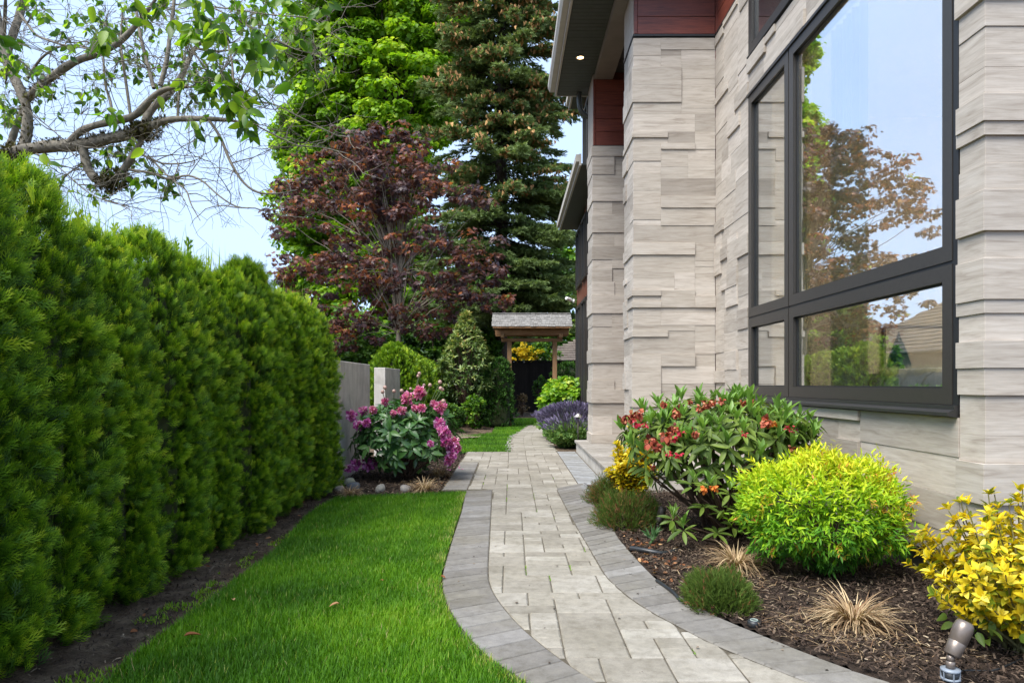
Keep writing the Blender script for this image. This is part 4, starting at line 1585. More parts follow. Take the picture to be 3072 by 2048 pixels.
def spot(x, y, z, tilt, az, s, metal, label, stake=True):
    t = thing("garden_spotlight", label, "garden light", (x, y, z), group="adjustable garden spotlights")
    MB().lathe([(.026 * s, -.14 * s), (.030 * s, -.02 * s), (.033 * s, .0), (.018 * s, .004 * s)], 18).build("stake", STAKE_D, t, True)
    if stake:
        MB().lathe([(.030 * s, .0), (.036 * s, .004 * s), (.036 * s, .012 * s), (.022 * s, .014 * s)], 22).build("collar", STAKE, t, True)
        MB().lathe([(.031 * s, -.032 * s), (.035 * s, -.030 * s), (.035 * s, -.024 * s), (.031 * s, -.022 * s)], 22).build("collar", STAKE, t, True)
        for k in range(6):
            a = k * math.pi / 3 + .3
            MB().box(.030 * s, -.002 * s, -.03 * s, .036 * s, .002 * s, .002 * s).build("rib", STAKE, t, rot=(0, 0, a))
    MB().lathe([(.017 * s, .014 * s), (.017 * s, .040 * s), (.011 * s, .044 * s)], 16).build("neck", metal, t, True)
    MB().lathe([(0, .038 * s), (.014 * s, .044 * s), (.016 * s, .056 * s), (.012 * s, .066 * s), (0, .070 * s)], 16).build("knuckle", metal, t, True)
    h = MB().lathe([(.0, .0), (.027 * s, .0), (.030 * s, .004 * s), (.0335 * s, .055 * s), (.0325 * s, .0565 * s), (.0325 * s, .0585 * s), (.0345 * s, .060 * s),
                    (.037 * s, .115 * s), (.034 * s, .135 * s), (.026 * s, .146 * s), (.022 * s, .146 * s), (.020 * s, .12 * s), (0, .12 * s)], 28, cap=False)
    ho = h.build("head", metal, t, True, loc=(.006 * s * math.cos(az), .006 * s * math.sin(az), .064 * s))
    ho.rotation_euler = Vector((math.sin(tilt) * math.cos(az), math.sin(tilt) * math.sin(az), math.cos(tilt))).to_track_quat('Z', 'Y').to_euler()
    return t


spot(1.745, 2.83, .055, .50, .25, 1.0, BRONZE, "bronze spotlight on a blue grey stake beside the yellow euonymus")
spot(1.185, 5.78, .015, .42, .5, .9, BRONZE_D, "dark brown spotlight on the mulch in front of the red rhododendron", False)
t = thing("path_light", "small path light with a wide metal hat standing in the lavender", "garden light", (1.19, 12.8, 0))
MB().lathe([(.012, 0), (.012, .60)], 10).build("post", BRONZE_D, t, True)
MB().lathe([(.085, .595), (.088, .60), (.03, .645), (.02, .66), (0, .665)], 20).build("shade", plain("hat_metal", (.45, .42, .38), .35, .6), t, True)
t = thing("sprinkler", "round black pop up sprinkler cap with a pale ring at the bed edge", "sprinkler", (*G(2262, 1877), .012))
MB().lathe([(.03, -.03), (.034, .0), (.033, .012), (.026, .018), (.0, .019)], 24).build("body", STAKE_D, t, True)
MB().lathe([(.016, .0185), (.016, .021), (.019, .021), (.019, .0185)], 24, cap=False).build("ring", plain("pale_ring", (.35, .42, .38), .5), t, True)
tag(tube_obj("lamp_cable", [(1.76, 2.84, .02), (1.86, 2.95, .014), (1.98, 2.93, .016), (2.12, 3.02, .012), (2.25, 3.12, .0)], .0035, .0035, STAKE_D, None, 24, 6), "thin black cable running from the near spotlight into the yellow shrub", "cable")
x0, y0 = G(1893, 1652)
tube_obj("drip_hose", [(x0, y0, .02), (x0 + .10, y0 - .10, .025), (x0 + .2, y0 - .13, .01), (x0 + .33, y0 + .0, .0)], .019, .017, STAKE_D, None, 14, 10)
tag(bpy.data.objects["drip_hose"], "short curved black hose end poking out of the mulch", "hose")
tag(tube_obj("edging_strip", [c8(-180, 870) + (.01,), c8(-60, 960) + (.018,), c8(-10, 1010) + (.0,)], .010, .010, STAKE_D, None, 10, 6), "black plastic edging strip along the right paver border", "edging")
tag(tube_obj("edging_strip", [(float(p[0]) - .022, float(p[1]), -.012) for p in L_OUT[40:150:5]], .009, .009, STAKE_D, None, 40, 6), "thin black edging strip between the lawn and the left paver border", "edging")
# ================================================================== plants
BARK = plain("grey_bark", (.165, .145, .112), .9, 0, .45, 28, .6)
BARKD = plain("dark_bark", (.055, .040, .028), .95, 0, .4, 18, .7)
STEM = plain("brown_stem", (.09, .055, .035), .85, 0, .3, 30, .3)
TWIG = plain("pale_twig", (.25, .21, .155), .85, 0, .25, 30, .2)
MOSS = plain("branch_moss", (.060, .060, .018), .95, 0, .6, 45, .8)

# ---- clipped arborvitae hedge
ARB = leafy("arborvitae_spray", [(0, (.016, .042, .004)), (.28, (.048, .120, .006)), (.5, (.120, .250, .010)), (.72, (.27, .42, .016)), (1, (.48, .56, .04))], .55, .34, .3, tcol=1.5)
INNER = plain("shaded_core", (.030, .040, .010), .95, 0, .4, 20, .3)  # added solid core, the shade between sprays is put into its dark colour


def arborvitae_mesh(seed, R, H, nclump, per, size, tmpl=FAN, zpow=.85, topy=.8):
    g_ = np.random.default_rng(seed)
    # clump centres over the column's surface
    n = nclump
    a = g_.random(n) * 2 * math.pi
    h = g_.random(n) ** zpow
    rad = R * np.where(h > topy, np.sqrt(np.clip(1 - ((h - topy) / (1 - topy)) ** 2, 0.0, 1)) * .97 + .03, 1.0) * (1 - .26 * h * h) * (.80 + .2 * np.clip(h / .08, 0, 1))
    rad = rad * (1 + .09 * np.sin(3 * a + 5 * h + seed) + .05 * np.sin(7 * a - 9 * h)) * g_.uniform(.76, 1.07, n)
    c = np.stack([rad * np.cos(a), rad * np.sin(a), h * H], 1)
    out = np.stack([np.cos(a), np.sin(a), .35 + 1.6 * np.clip(h - topy, 0, 1) / (1 - topy)], 1)
    out = unit(out + g_.normal(0, .25, (n, 3)) + np.array([0, 0, .15]))
    N = n * per
    C = np.repeat(c, per, 0)
    O = np.repeat(out, per, 0)
    ctint = np.repeat(g_.normal(0, .07, n), per)
    off = g_.normal(0, 1, (N, 3)) * size * .30
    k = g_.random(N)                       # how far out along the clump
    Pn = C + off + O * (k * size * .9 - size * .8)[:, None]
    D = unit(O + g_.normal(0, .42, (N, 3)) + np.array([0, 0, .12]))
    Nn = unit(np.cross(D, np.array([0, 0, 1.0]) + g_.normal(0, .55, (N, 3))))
    tint = np.clip(.16 + .42 * k + ctint + g_.normal(0, .10, N) + .16 * np.clip(np.repeat(h, per) - .75, 0, 1), 0, 1)  # paler new tips, plus shade deep in the clump put into the tint
    return place(tmpl, Pn, D, Nn, size * g_.uniform(.65, 1.15, N), grad=.5, tint=tint)


def core_mesh(R, H, topy=.8):
    mb = MB()
    prof = [(R * .66, .03)]
    for k in range(1, 12):
        h = k / 12
        prof.append((R * .72 * (math.sqrt(max(0, 1 - ((h - topy) / (1 - topy)) ** 2)) if h > topy else 1) * (1 - .10 * h), h * H * .96))
    prof.append((.01, H * .95))
    mb.lathe(prof, 14)
    return mb.mesh("shaded_core", True)


hedge_mesh = []
for sd in range(3):
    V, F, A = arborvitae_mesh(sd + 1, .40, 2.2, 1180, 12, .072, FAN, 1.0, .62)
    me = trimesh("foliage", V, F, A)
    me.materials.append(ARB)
    hedge_mesh.append(me)
hcore = core_mesh(.31, 2.05, .66)
hcore.materials.append(INNER)
trunk_me = MB().lathe([(.045, -.08), (.035, .3), (.03, 1.6)], 8).mesh("trunk", True)
trunk_me.materials.append(BARKD)
hy = [8.25, 7.68, 7.06, 6.48, 5.93, 5.33, 4.72, 4.10, 3.47, 2.86, 2.28, 1.75]
hl = ["arborvitae at the far end of the hedge, touching the concrete wall", "second arborvitae of the hedge counting from the concrete wall",
      "third arborvitae of the hedge counting from the concrete wall", "fourth arborvitae of the hedge counting from the concrete wall",
      "fifth arborvitae of the hedge counting from the concrete wall", "sixth arborvitae, halfway along the clipped hedge",
      "seventh arborvitae of the hedge counting from the concrete wall", "arborvitae of the hedge with a thin gap at its foot, eighth from the wall",
      "ninth arborvitae of the hedge, tall in front of the mossy tree limb", "tenth arborvitae of the hedge counting from the concrete wall",
      "arborvitae filling the left border of the picture, second nearest", "arborvitae nearest the camera, cut by the lower left corner"]
hr = random.Random(2)
for i, y in enumerate(hy):
    t = thing("arborvitae", hl[i], "shrub", (-2.44 + hr.uniform(-.05, .05), y, -.03), hr.uniform(0, 6.28), "arborvitae of the clipped hedge")
    s = hr.uniform(.96, 1.05)
    t.scale = (s * .98, s * .98, hr.uniform(.94, 1.06) * (1.07 if y < 3.6 else 1.0))
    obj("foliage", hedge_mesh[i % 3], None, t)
    obj("shaded_core", hcore, None, t)
    obj("trunk", trunk_me, None, t)
# unclipped leaders standing up over the hedge top
n = 240
yy_ = RNG.uniform(2.4, 8.4, n)
pp = np.stack([-2.5 + RNG.normal(0, .13, n), yy_, 2.02 + RNG.uniform(0, .1, n)], 1)
D = unit(rand_dirs(n) * .28 + np.array([0, 0, 1.0]))
V, F, A = merge([place(FAN_S, pp, D, rand_dirs(n), RNG.uniform(.04, .10, n), tint=RNG.uniform(.45, 1.0, n)),
                 strips(pp, RNG.random(n) * 6.28, RNG.uniform(.10, .30, n), RNG.uniform(0, .2, n), RNG.uniform(0, .5, n), .006, 4, tint=RNG.uniform(.3, .9, n))])
tag(obj("leader_sprays", trimesh("leader_sprays", V, F, A), ARB), "thin unclipped leader sprays along the hedge top", kind="stuff")

# rounded arborvitae row behind the second wall, box shaped one by the gate, ball by the wing
ARB_Y = leafy("golden_arborvitae", [(0, (.04, .10, .008)), (.4, (.11, .22, .010)), (.75, (.24, .38, .015)), (1, (.42, .50, .03))], .55, .28, .3, tcol=1.4)
ARB_D = leafy("dark_arborvitae", [(0, (.012, .036, .008)), (.4, (.030, .085, .012)), (.75, (.06, .15, .018)), (1, (.11, .22, .025))], .6, .2, .3)
for i, (x, y, R, H) in enumerate(((-2.62, 15.9, .62, 2.08), (-2.62, 16.9, .6, 2.02), (-2.6, 17.9, .6, 1.96), (-2.55, 18.9, .6, 1.9), (-2.5, 19.9, .6, 1.86), (-2.4, 20.9, .6, 1.8))):
    t = thing("arborvitae", ["golden green rounded arborvitae just behind the short concrete wall", "second golden arborvitae receding behind the short wall", "third golden arborvitae receding behind the short wall",
                             "fourth golden arborvitae receding behind the short wall", "fifth golden arborvitae in the rounded row", "last golden arborvitae in the rounded row, by the tall evergreen shrub"][i], "shrub", (x, y, -.03), i * 1.3, "rounded arborvitae row behind the wall")
    if i == 0:
        V, F, A = arborvitae_mesh(31, R, H, 900, 8, .10, FAN_S, .9, .6)
        me = trimesh("foliage", V, F, A)
        me.materials.append(ARB_Y)
        cm = core_mesh(R, H, .6)
        cm.materials.append(INNER)
    t.scale = (1, 1, H / 2.08)
    obj("foliage", me, None, t)
    obj("shaded_core", cm, None, t)
for (x, y, R, H, lab) in ((-.36, 20.0, .42, 1.92, "dark green columnar arborvitae hugging the left gate post"), (-.95, 20.9, .5, 1.5, "dark arborvitae behind the tall variegated evergreen"), (1.72, 22.0, .56, 1.86, "dark clipped conifer ball beside the far wing"), (-1.6, 21.6, .55, 1.6, "dark conifer between the golden row and the tall evergreen")):
    t = thing("arborvitae", lab, "shrub", (x, y, -.03), x * 9)
    V, F, A = arborvitae_mesh(int(abs(x) * 100), R, H, 520, 7, .085, FAN_S, .8, .75)
    obj("foliage", trimesh("foliage", V, F, A), ARB_D, t)
    c_ = core_mesh(R, H, .75)
    obj("shaded_core", c_, INNER, t)


# ---- broadleaf trees
def limbs(base, targets, r0, K=14, seed=0, wig=.05, lift=.35):
    """limbs that leave a base point and arc up to their targets"""
    g_ = np.random.default_rng(seed)
    out = []
    for tg in targets:
        tg = np.asarray(tg, float)
        L = np.linalg.norm(tg - base)
        mid = base + (tg - base) * .45 + np.array([0, 0, L * lift * .3])
        t = np.linspace(0, 1, K)[:, None]
        p = (1 - t) ** 2 * base + 2 * t * (1 - t) * mid + t ** 2 * tg
        w = np.cumsum(g_.normal(0, wig * L / K, (K, 3)), 0)
        w -= t * w[-1]
        out.append(p + w)
    return np.array(out)


def clump_leaves(C, R, per, tmpl, size, g_, flat=.6, up=.35, droop=.5, tb=.5, ts=.15, topl=.25, scatter=.25):
    """leaves over small domes round the clump centres"""
    n = len(C)
    N = n * per
    d = unit(g_.normal(size=(N, 3)) + np.array([0, 0, up]))
    rr_ = np.repeat(R, per) * (1 - scatter * g_.random(N) ** .7 * 1.6)
    off = d * rr_[:, None] * np.array([1, 1, flat])
    Pn = np.repeat(C, per, 0) + off
    D = unit(d * np.array([1, 1, .4]) + g_.normal(0, .45, (N, 3)) - np.array([0, 0, droop]))
    Nn = unit(d + np.array([0, 0, .8]) + g_.normal(0, .5, (N, 3)))
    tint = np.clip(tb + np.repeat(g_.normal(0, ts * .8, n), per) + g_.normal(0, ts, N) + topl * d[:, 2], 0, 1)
    return place(tmpl, Pn, D, Nn, size * g_.uniform(.6, 1.25, N), tint=tint)


# big light green maple
GM = leafy("light_green_maple_leaf", [(0, (.075, .16, .010)), (.35, (.14, .28, .012)), (.65, (.23, .40, .016)), (.9, (.38, .53, .03)), (1, (.50, .60, .07))], .5, .45, .3, tcol=1.5)
g_ = np.random.default_rng(11)


def ell_clumps(ells, n, y, ydepth, g_, shell=.55, k=FPX):
    """clump centres in a union of photo-measured ellipsoids that stand at distance y"""
    wts = np.array([e[2] * e[3] for e in ells], float)
    idx = g_.choice(len(ells), n, p=wts / wts.sum())
    d = unit(g_.normal(size=(n, 3)))
    rr_ = (shell + (1 - shell) * g_.random(n)) ** .8
    C = np.zeros((n, 3))
    for i, e in enumerate(ells):
        m = idx == i
        c = np.array(P(e[0], e[1], y))
        ax = e[2] * y / k
        az = e[3] * y / k
        ay = (ax + az) * .5 * ydepth
        C[m] = c + d[m] * rr_[m][:, None] * np.array([ax, ay, az])
    return C


GME = [(1010, 170, 150, 190), (1130, -60, 230, 260), (1000, 400, 140, 170), (940, 600, 110, 230), (1180, 330, 190, 320), (1300, 60, 130, 300), (960, 860, 110, 130), (1150, 800, 180, 200), (910, 430, 70, 120), (1180, -350, 210, 230)]
GY_ = 52.0
C = ell_clumps(GME, 1650, GY_, .8, g_, .45)
V, F, A = clump_leaves(C, g_.uniform(.5, 1.35, len(C)), 130, LEAF2, .34, g_, .5, .5, .75, .42, .17, .26)
t = thing("maple_tree", "tall light green maple rising behind the red maple", "tree", (-9.0, GY_, 0))
o = obj("crown", trimesh("crown", V, F, A), GM, t, loc=(9.0, -GY_, 0))
tr = np.array([P(1175, 1150, GY_), P(1170, 900, GY_), P(1180, 500, GY_), P(1190, 100, GY_), P(1190, -400, GY_)])
tr[0, 2] = -.1
pt = resample(tr, 16)
lb = limbs(pt[5], C[g_.choice(len(C), 60)], .1, 14, 3)
lb2 = np.concatenate([limbs(pt[k], C[g_.choice(len(C), 30)], .1, 14, k) for k in (3, 7, 9, 11)])
V1, F1 = tubes(pt[None], np.linspace(.60, .12, 16)[None], 10)
V2, F2 = tubes(np.concatenate([lb, lb2]), np.linspace(.14, .02, 14)[None].repeat(len(lb) + len(lb2), 0), 5)
obj("trunk", trimesh("trunk", V1, F1, smooth=True), BARKD, t, loc=(9.0, -GY_, 0))
obj("limbs", trimesh("limbs", V2, F2, smooth=True), BARKD, t, loc=(9.0, -GY_, 0))

# red maple
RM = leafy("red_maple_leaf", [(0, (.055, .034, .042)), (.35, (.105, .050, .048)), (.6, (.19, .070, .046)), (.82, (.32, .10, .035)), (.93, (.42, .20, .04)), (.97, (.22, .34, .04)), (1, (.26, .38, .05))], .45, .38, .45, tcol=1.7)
g_ = np.random.default_rng(12)
RME = [(1030, 640, 230, 200), (1150, 520, 190, 140), (1230, 600, 180, 170), (1260, 790, 260, 180), (1030, 850, 230, 150), (1400, 830, 130, 100), (1120, 430, 120, 60), (1230, 420, 60, 65), (1090, 980, 160, 90), (1310, 970, 130, 60), (1490, 905, 80, 28), (1430, 600, 50, 60), (900, 560, 70, 90), (860, 790, 65, 70), (1010, 430, 60, 50)]
MY = 21.0
C = ell_clumps(RME, 450, MY, .85, g_, .35)
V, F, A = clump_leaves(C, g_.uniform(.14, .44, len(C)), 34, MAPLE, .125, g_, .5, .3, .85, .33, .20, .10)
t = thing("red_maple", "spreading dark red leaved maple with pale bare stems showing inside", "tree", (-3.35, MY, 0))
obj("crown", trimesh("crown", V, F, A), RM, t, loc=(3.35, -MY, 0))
b0 = np.array(P(1196, 1000, MY))
tips = C[g_.choice(len(C), 120, replace=False)]
lb = limbs(b0, tips[:50], .05, 16, 5, .10, .8)
b1 = np.array(P(1196, 830, MY))
lb = np.concatenate([lb, limbs(b1, tips[50:], .05, 16, 6, .10, .9)])
V2, F2 = tubes(lb, (np.linspace(1, .15, 16)[None] * g_.uniform(.010, .032, len(lb))[:, None]), 6)
obj("stems", trimesh("stems", V2, F2, smooth=True), TWIG, t, loc=(3.35, -MY, 0))
tube_obj("trunk", [(0, 0, -.05), (.0, 0, 1.2), (b0 + np.array([3.35, -MY, 0])), (b1 + np.array([3.35, -MY, 0])), tuple(np.array(P(1200, 560, MY)) + np.array([3.35, -MY, 0]))], .11, .02, TWIG, t, 14, 10)

# spruce
SPR = leafy("spruce_needles", [(0, (.07, .105, .032)), (.35, (.15, .215, .070)), (.65, (.24, .325, .12)), (.9, (.35, .43, .19)), (1, (.42, .48, .25))], .6, .22, .25, tcol=1.2)
CONE = leafy("spruce_cone", [(0, (.26, .13, .05)), (1, (.58, .34, .14))], .7, .1, .2)
g_ = np.random.default_rng(13)
sx, sy = -.42, 27.0
tw_v, tw_f = [], []
for k in range(7):       # needle twig: overlapping slender spikes all round a short stem
    a = k * 2.399
    y = .08 + .72 * k / 7
    dx, dz = math.cos(a) * .20, math.sin(a) * .20
    n0 = len(tw_v)
    tw_v += [(dx * .1 - .075, y, dz * .1), (dx * .1 + .075, y, dz * .1), (dx, y + .30, dz)]
    tw_f.append((n0, n0 + 1, n0 + 2))
n0 = len(tw_v)
tw_v += [(-.12, 0, 0), (.12, 0, 0), (0, 1, 0)]
tw_f.append((n0, n0 + 1, n0 + 2))
TW = (tw_v, tw_f)
bp, bd, bl, bt = [], [], [], []
branch_paths, branch_r = [], []
cones_p = []
z = 3.7
while z < 22:
    rmax = np.interp(z, [1.8, 3, 6, 10, 16, 22, 27], [2.7, 3.3, 3.3, 2.9, 2.2, 1.2, .1])
    for k in range(g_.integers(6, 10)):
        a = g_.random() * 6.28
        L = rmax * g_.uniform(.55, 1.18)
        K = 12
        t_ = np.linspace(0, 1, K)
        # spruce limb: level or rising at first, drooping, tip turned up
        rise = .10 * L * t_ - .34 * L * t_ ** 1.7 + .16 * L * np.clip(t_ - .72, 0, 1) * 2.2
        wob = np.cumsum(g_.normal(0, .02 * L, K))
        ca, sa = math.cos(a), math.sin(a)
        path = np.stack([sx + L * t_ * ca - wob * sa, sy + L * t_ * sa + wob * ca, z + rise], 1)
        branch_paths.append(path)
        branch_r.append(np.linspace(.035, .006, K))
        if math.sin(a) > .75 and z > 5:
            dens = .5
        else:
            dens = 1.0
        m = int(L * 88 * dens)
        tt = g_.uniform(.07, 1.0, m) ** .75
        bx = np.stack([np.interp(tt, t_, path[:, c]) for c in range(3)], 1)
        side = g_.choice([-1, 1], m) * g_.uniform(.35, 1.25, m)
        wdt = (1 - tt) * .85 + .12
        outd = np.array([ca, sa, -.10])
        sd_ = np.array([-sa, ca, 0])
        sl = np.minimum(L * .28, .75) * wdt
        offs = side[:, None] * sd_ * sl[:, None] * g_.random((m, 1)) + outd * (np.abs(side) * sl * .5)[:, None]
        hang = -np.abs(g_.normal(0, .10, m)) * (np.abs(side))
        bp.append(bx + offs + np.stack([np.zeros(m), np.zeros(m), hang], 1))
        bd.append(unit(outd + side[:, None] * sd_ * .8 + g_.normal(0, .3, (m, 3)) + np.array([0, 0, -.15])))
        bl.append(g_.uniform(.16, .34, m))
        bt.append(np.clip(.36 + .26 * (tt - .5) + g_.normal(0, .13, m) + g_.normal(0, .06), 0, 1))
        if z > 7.5 and g_.random() < min(.95, (z - 6.0) / 5) and math.sin(a) < .3:
            mc = g_.integers(16, 44)
            tc = g_.uniform(.72, 1.02, mc)
            cx = np.stack([np.interp(tc, t_, path[:, c]) for c in range(3)], 1)
            cones_p.append(cx + g_.normal(0, .13, (mc, 3)) * [1, 1, .5])
    z += g_.uniform(.17, .33)
bp, bd, bl, bt = [np.concatenate(q) for q in (bp, bd, bl, bt)]
V, F, A = place(TW, bp, bd, rand_dirs(len(bp), g_) + np.array([0, 0, .6]), bl, tint=bt)
print("spruce tris", len(F))
t = thing("spruce_tree", "huge dark spruce with orange brown cones towers behind the gate roof", "tree", (sx, sy, 0))
off = (-sx, -sy, 0)
obj("crown", trimesh("crown", V, F, A), SPR, t, loc=off)
V, F = tubes(np.array(branch_paths), np.array(branch_r), 5)
obj("limbs", trimesh("limbs", V, F, smooth=True), BARKD, t, loc=off)
V, F = tubes(np.array([[(sx, sy, -.1), (sx, sy, 2), (sx + .03, sy, 8), (sx, sy, 16), (sx, sy, 24)]]), np.array([[.30, .25, .21, .13, .03]]), 14)
obj("trunk", trimesh("trunk", V, F, smooth=True), BARKD, t, loc=off)
cp = np.concatenate(cones_p)
V, F, A = place(leaf_tmpl(.55, .3, .0, 4), cp, np.array([[0, 0, -1.0]]) + g_.normal(0, .3, (len(cp), 3)), rand_dirs(len(cp), g_), g_.uniform(.12, .20, len(cp)), tint=g_.random(len(cp)))
tag(obj("cones", trimesh("cones", V, F, A), CONE, t, loc=off), kind="stuff")

# distant conifers over the hedge
for (u, v, y, lab) in ((742, 815, 70, "tiny far conifer peeking over the hedge top beside the red maple"), (690, 845, 75, "lowest far conifer top just over the hedge")):
    x, _, zt = P(u, v, y)
    t = thing("pine_tree", lab, "tree", (x, y, 0))
    n = 1500
    h = RNG.random(n)
    rad = (1 - h) * 3.0 * RNG.random(n) ** .5 + .1
    a = RNG.random(n) * 6.28
    pp = np.stack([rad * np.cos(a), rad * np.sin(a), zt * (.45 + .55 * h)], 1)
    D = np.stack([np.cos(a), np.sin(a), np.full(n, .25)], 1)
    V, F, A = place(TW, pp, D, rand_dirs(n) + np.array([0, 0, 1.0]), RNG.uniform(.7, 1.5, n), tint=RNG.uniform(.2, .8, n))
    obj("crown", trimesh("crown", V, F, A), SPR, t)
    MB().lathe([(.25, -.1), (.05, zt)], 8).build("trunk", BARKD, t, True)

# background shrubbery and low trees that close the garden
BG = leafy("dark_green_leaf", [(0, (.018, .05, .008)), (.4, (.045, .115, .014)), (.75, (.09, .19, .02)), (1, (.17, .30, .03))], .5, .3, .35)
BGY = leafy("fresh_green_leaf", [(0, (.03, .08, .008)), (.4, (.07, .17, .012)), (.75, (.14, .28, .02)), (1, (.30, .42, .05))], .5, .35, .35)
YEL = leafy("yellow_blossom", [(0, (.45, .30, .01)), (1, (.75, .60, .03))], .5, .3, .3)


def bush(name, x, y, rx, ry, h, nc, per, tmpl, size, mat, label, seed, cat="shrub", z0=.05, stems=True, cr=(.12, .28), group=None, droop=.4, flat=.7, tb=.45, ts=.17, extra=None):
    g_ = np.random.default_rng(seed)
    d = unit(g_.normal(size=(nc, 3)) + np.array([0, 0, .25]))
    C = d * (np.array([rx, ry, h / 2]) * (.55 + .45 * g_.random((nc, 1)) ** .6)) + np.array([0, 0, z0 + h / 2])
    C[:, 2] = np.maximum(C[:, 2], z0)
    V, F, A = clump_leaves(C, g_.uniform(*cr, nc), per, tmpl, size, g_, flat, .4, droop, tb, ts, .2)
    t = thing(name, label, cat, (x, y, 0), group=group)
    o = obj("foliage", trimesh("foliage", V, F, A), mat, t)
    if stems:
        lb = limbs(np.array([0, 0, -.03]), C[g_.choice(nc, min(nc, 26), replace=False)], .02, 10, seed, .08)
        V2, F2 = tubes(lb, np.linspace(.018, .004, 10)[None].repeat(len(lb), 0) * max(1, h / 1.2), 5)
        obj("stems", trimesh("stems", V2, F2, smooth=True), STEM, t)
    return t


bush("laurel_shrub", -4.6, 22, 1.6, 1.2, 2.6, 90, 70, LEAF2, .15, BG, "dark leafy shrub under the red maple behind the concrete wall", 61)
bush("laurel_shrub", -2.9, 25, 1.6, 1.2, 3.2, 100, 70, LEAF2, .16, BG, "tall dark shrub behind the golden arborvitae row", 62)
bush("laurel_shrub", -1.6, 26.5, 1.2, 1.0, 3.6, 90, 70, LEAF2, .16, BG, "dark shrub left of the spruce trunk", 63)
bush("laurel_shrub", -7.0, 27, 2.2, 1.6, 3.6, 100, 70, LEAF2, .2, BGY, "fresh green shrub showing under the red maple near the hedge end", 64)
bush("background_tree", -1.5, 40, 4.5, 2.5, 7.0, 200, 80, LEAF2, .30, BG, "dark green tree mass far behind the board fence", 65, "tree", 1.0, cr=(.4, .9))
bush("background_tree", 4.5, 43, 4.0, 2.5, 9.0, 200, 80, LEAF2, .30, BGY, "mid green tree far behind, between spruce and house wing", 66, "tree", 1.0, cr=(.4, .9))
bush("background_tree", -9.5, 42, 3.0, 2.5, 5.0, 100, 70, LEAF2, .30, BGY, "pale green tree far left behind the tall maple", 68, "tree", .5, cr=(.4, .9))
yb = bush("azalea_shrub", 1.6, 33.5, .9, .8, 3.4, 60, 50, LEAF2, .14, BGY, "shrub with bright yellow blossom rising over the dark fence", 67)
g_ = np.random.default_rng(3)
C = np.array([P(1577, 1062, 33.2)]) - np.array([[1.6, 33.5, 0]]) + g_.normal(0, 1, (34, 3)) * [.34, .2, .26]
V, F, A = clump_leaves(C, g_.uniform(.06, .14, 34), 26, LEAF2, .11, g_, .8, .2, .1, .5, .3, .1)
tag(obj("blossom", trimesh("blossom", V, F, A), YEL, yb), kind="stuff")
# small tree in the gap, dark understory right of gate
bush("rose_bush", 1.12, 28.6, .28, .25, 1.5, 26, 26, LEAF2, .08, BG, "thin climbing rose against the dark fence", 69, cr=(.06, .14))
bush("dry_shrub", .38, 26.6, .22, .22, .75, 18, 22, LEAF2, .07, leafy("tan_leaf", [(0, (.12, .08, .04)), (1, (.3, .2, .1))], .7), "small tan leaved shrub at the fence foot behind the gate", 70, cr=(.06, .12))

# yellow green laurel right of the far path
bush("choisya_shrub", 1.22, 17.0, .54, .6, 1.28, 150, 26, LEAF2, .105, leafy("choisya_leaf", [(0, (.05, .13, .008)), (.35, (.11, .26, .014)), (.7, (.24, .42, .03)), (1, (.48, .55, .06))], .42, .35, .45), "glossy yellow green shrub behind the lavender", 71, cr=(.07, .16), tb=.5)


# ---- plants whose leaves show one by one
def whorl_plant(root, tips, dirs, leaf_me, nleaf, size, g_, lean=(1.0, 1.7), limit=300, start=0, parts=True, stuff_mat=None, tmpl=None, tintv=None, jitter=.25):
    """whorls of separate leaves at shoot tips; the nearest ones are objects, the rest one mesh"""
    recs = []
    for i, (p, d) in enumerate(zip(tips, dirs)):
        d = Vector(d).normalized()
        u = d.orthogonal().normalized()
        w = d.cross(u)
        ph = g_.random() * 6.28
        for k in range(nleaf):
            a = ph + k * 2 * math.pi / nleaf + g_.normal(0, jitter)
            le = g_.uniform(*lean)
            o_ = u * math.cos(a) + w * math.sin(a)
            D = (d * math.cos(le) + o_ * math.sin(le)).normalized()
            N = (d * math.sin(le) - o_ * math.cos(le)).normalized()
            B = D.cross(N)
            recs.append((Vector(p) + D * size * .06 + d * float(g_.normal(0, size * .08)), D, N, B, size * g_.uniform(.72, 1.18), int(g_.integers(0, len(leaf_me)))))
    order = sorted(range(len(recs)), key=lambda q: recs[q][0].y - .25 * recs[q][0].z)
    ch = set(order[:limit]) if parts else set()
    rest = [[], [], [], [], []]
    for q, (p, D, N, B, s, mi) in enumerate(recs):
        if q in ch:
            o = bpy.data.objects.new("leaf", leaf_me[mi])
            COL.objects.link(o)
            o.parent = root
            M = Matrix((B * s, D * s, N * s)).transposed().to_4x4()
            M.translation = p
            o.matrix_local = M
        else:
            for a_, b_ in zip(rest, (tuple(p), tuple(D), tuple(N), s, g_.random())):
                a_.append(b_)
    if rest[0]:
        V, F, A = place(tmpl, np.array(rest[0]), np.array(rest[1]), np.array(rest[2]), np.array(rest[3]), tint=np.array(rest[4]))
        tag(obj("leaves", trimesh("leaves", V, F, A), stuff_mat, root), kind="stuff")


def leaf_meshes(tmpl, mat, tints):
    out = []
    for tn in tints:
        V, F, A = place(tmpl, np.array([[0, 0, 0.]]), np.array([[0, 1, 0.]]), np.array([[0, 0, 1.]]), 1.0, tint=np.array([tn]))
        me = trimesh("leaf", V, F, A, smooth=True)
        me.materials.append(mat)
        out.append(me)
    return out


PETAL = leaf_tmpl(.8, -.06, .35, 4)


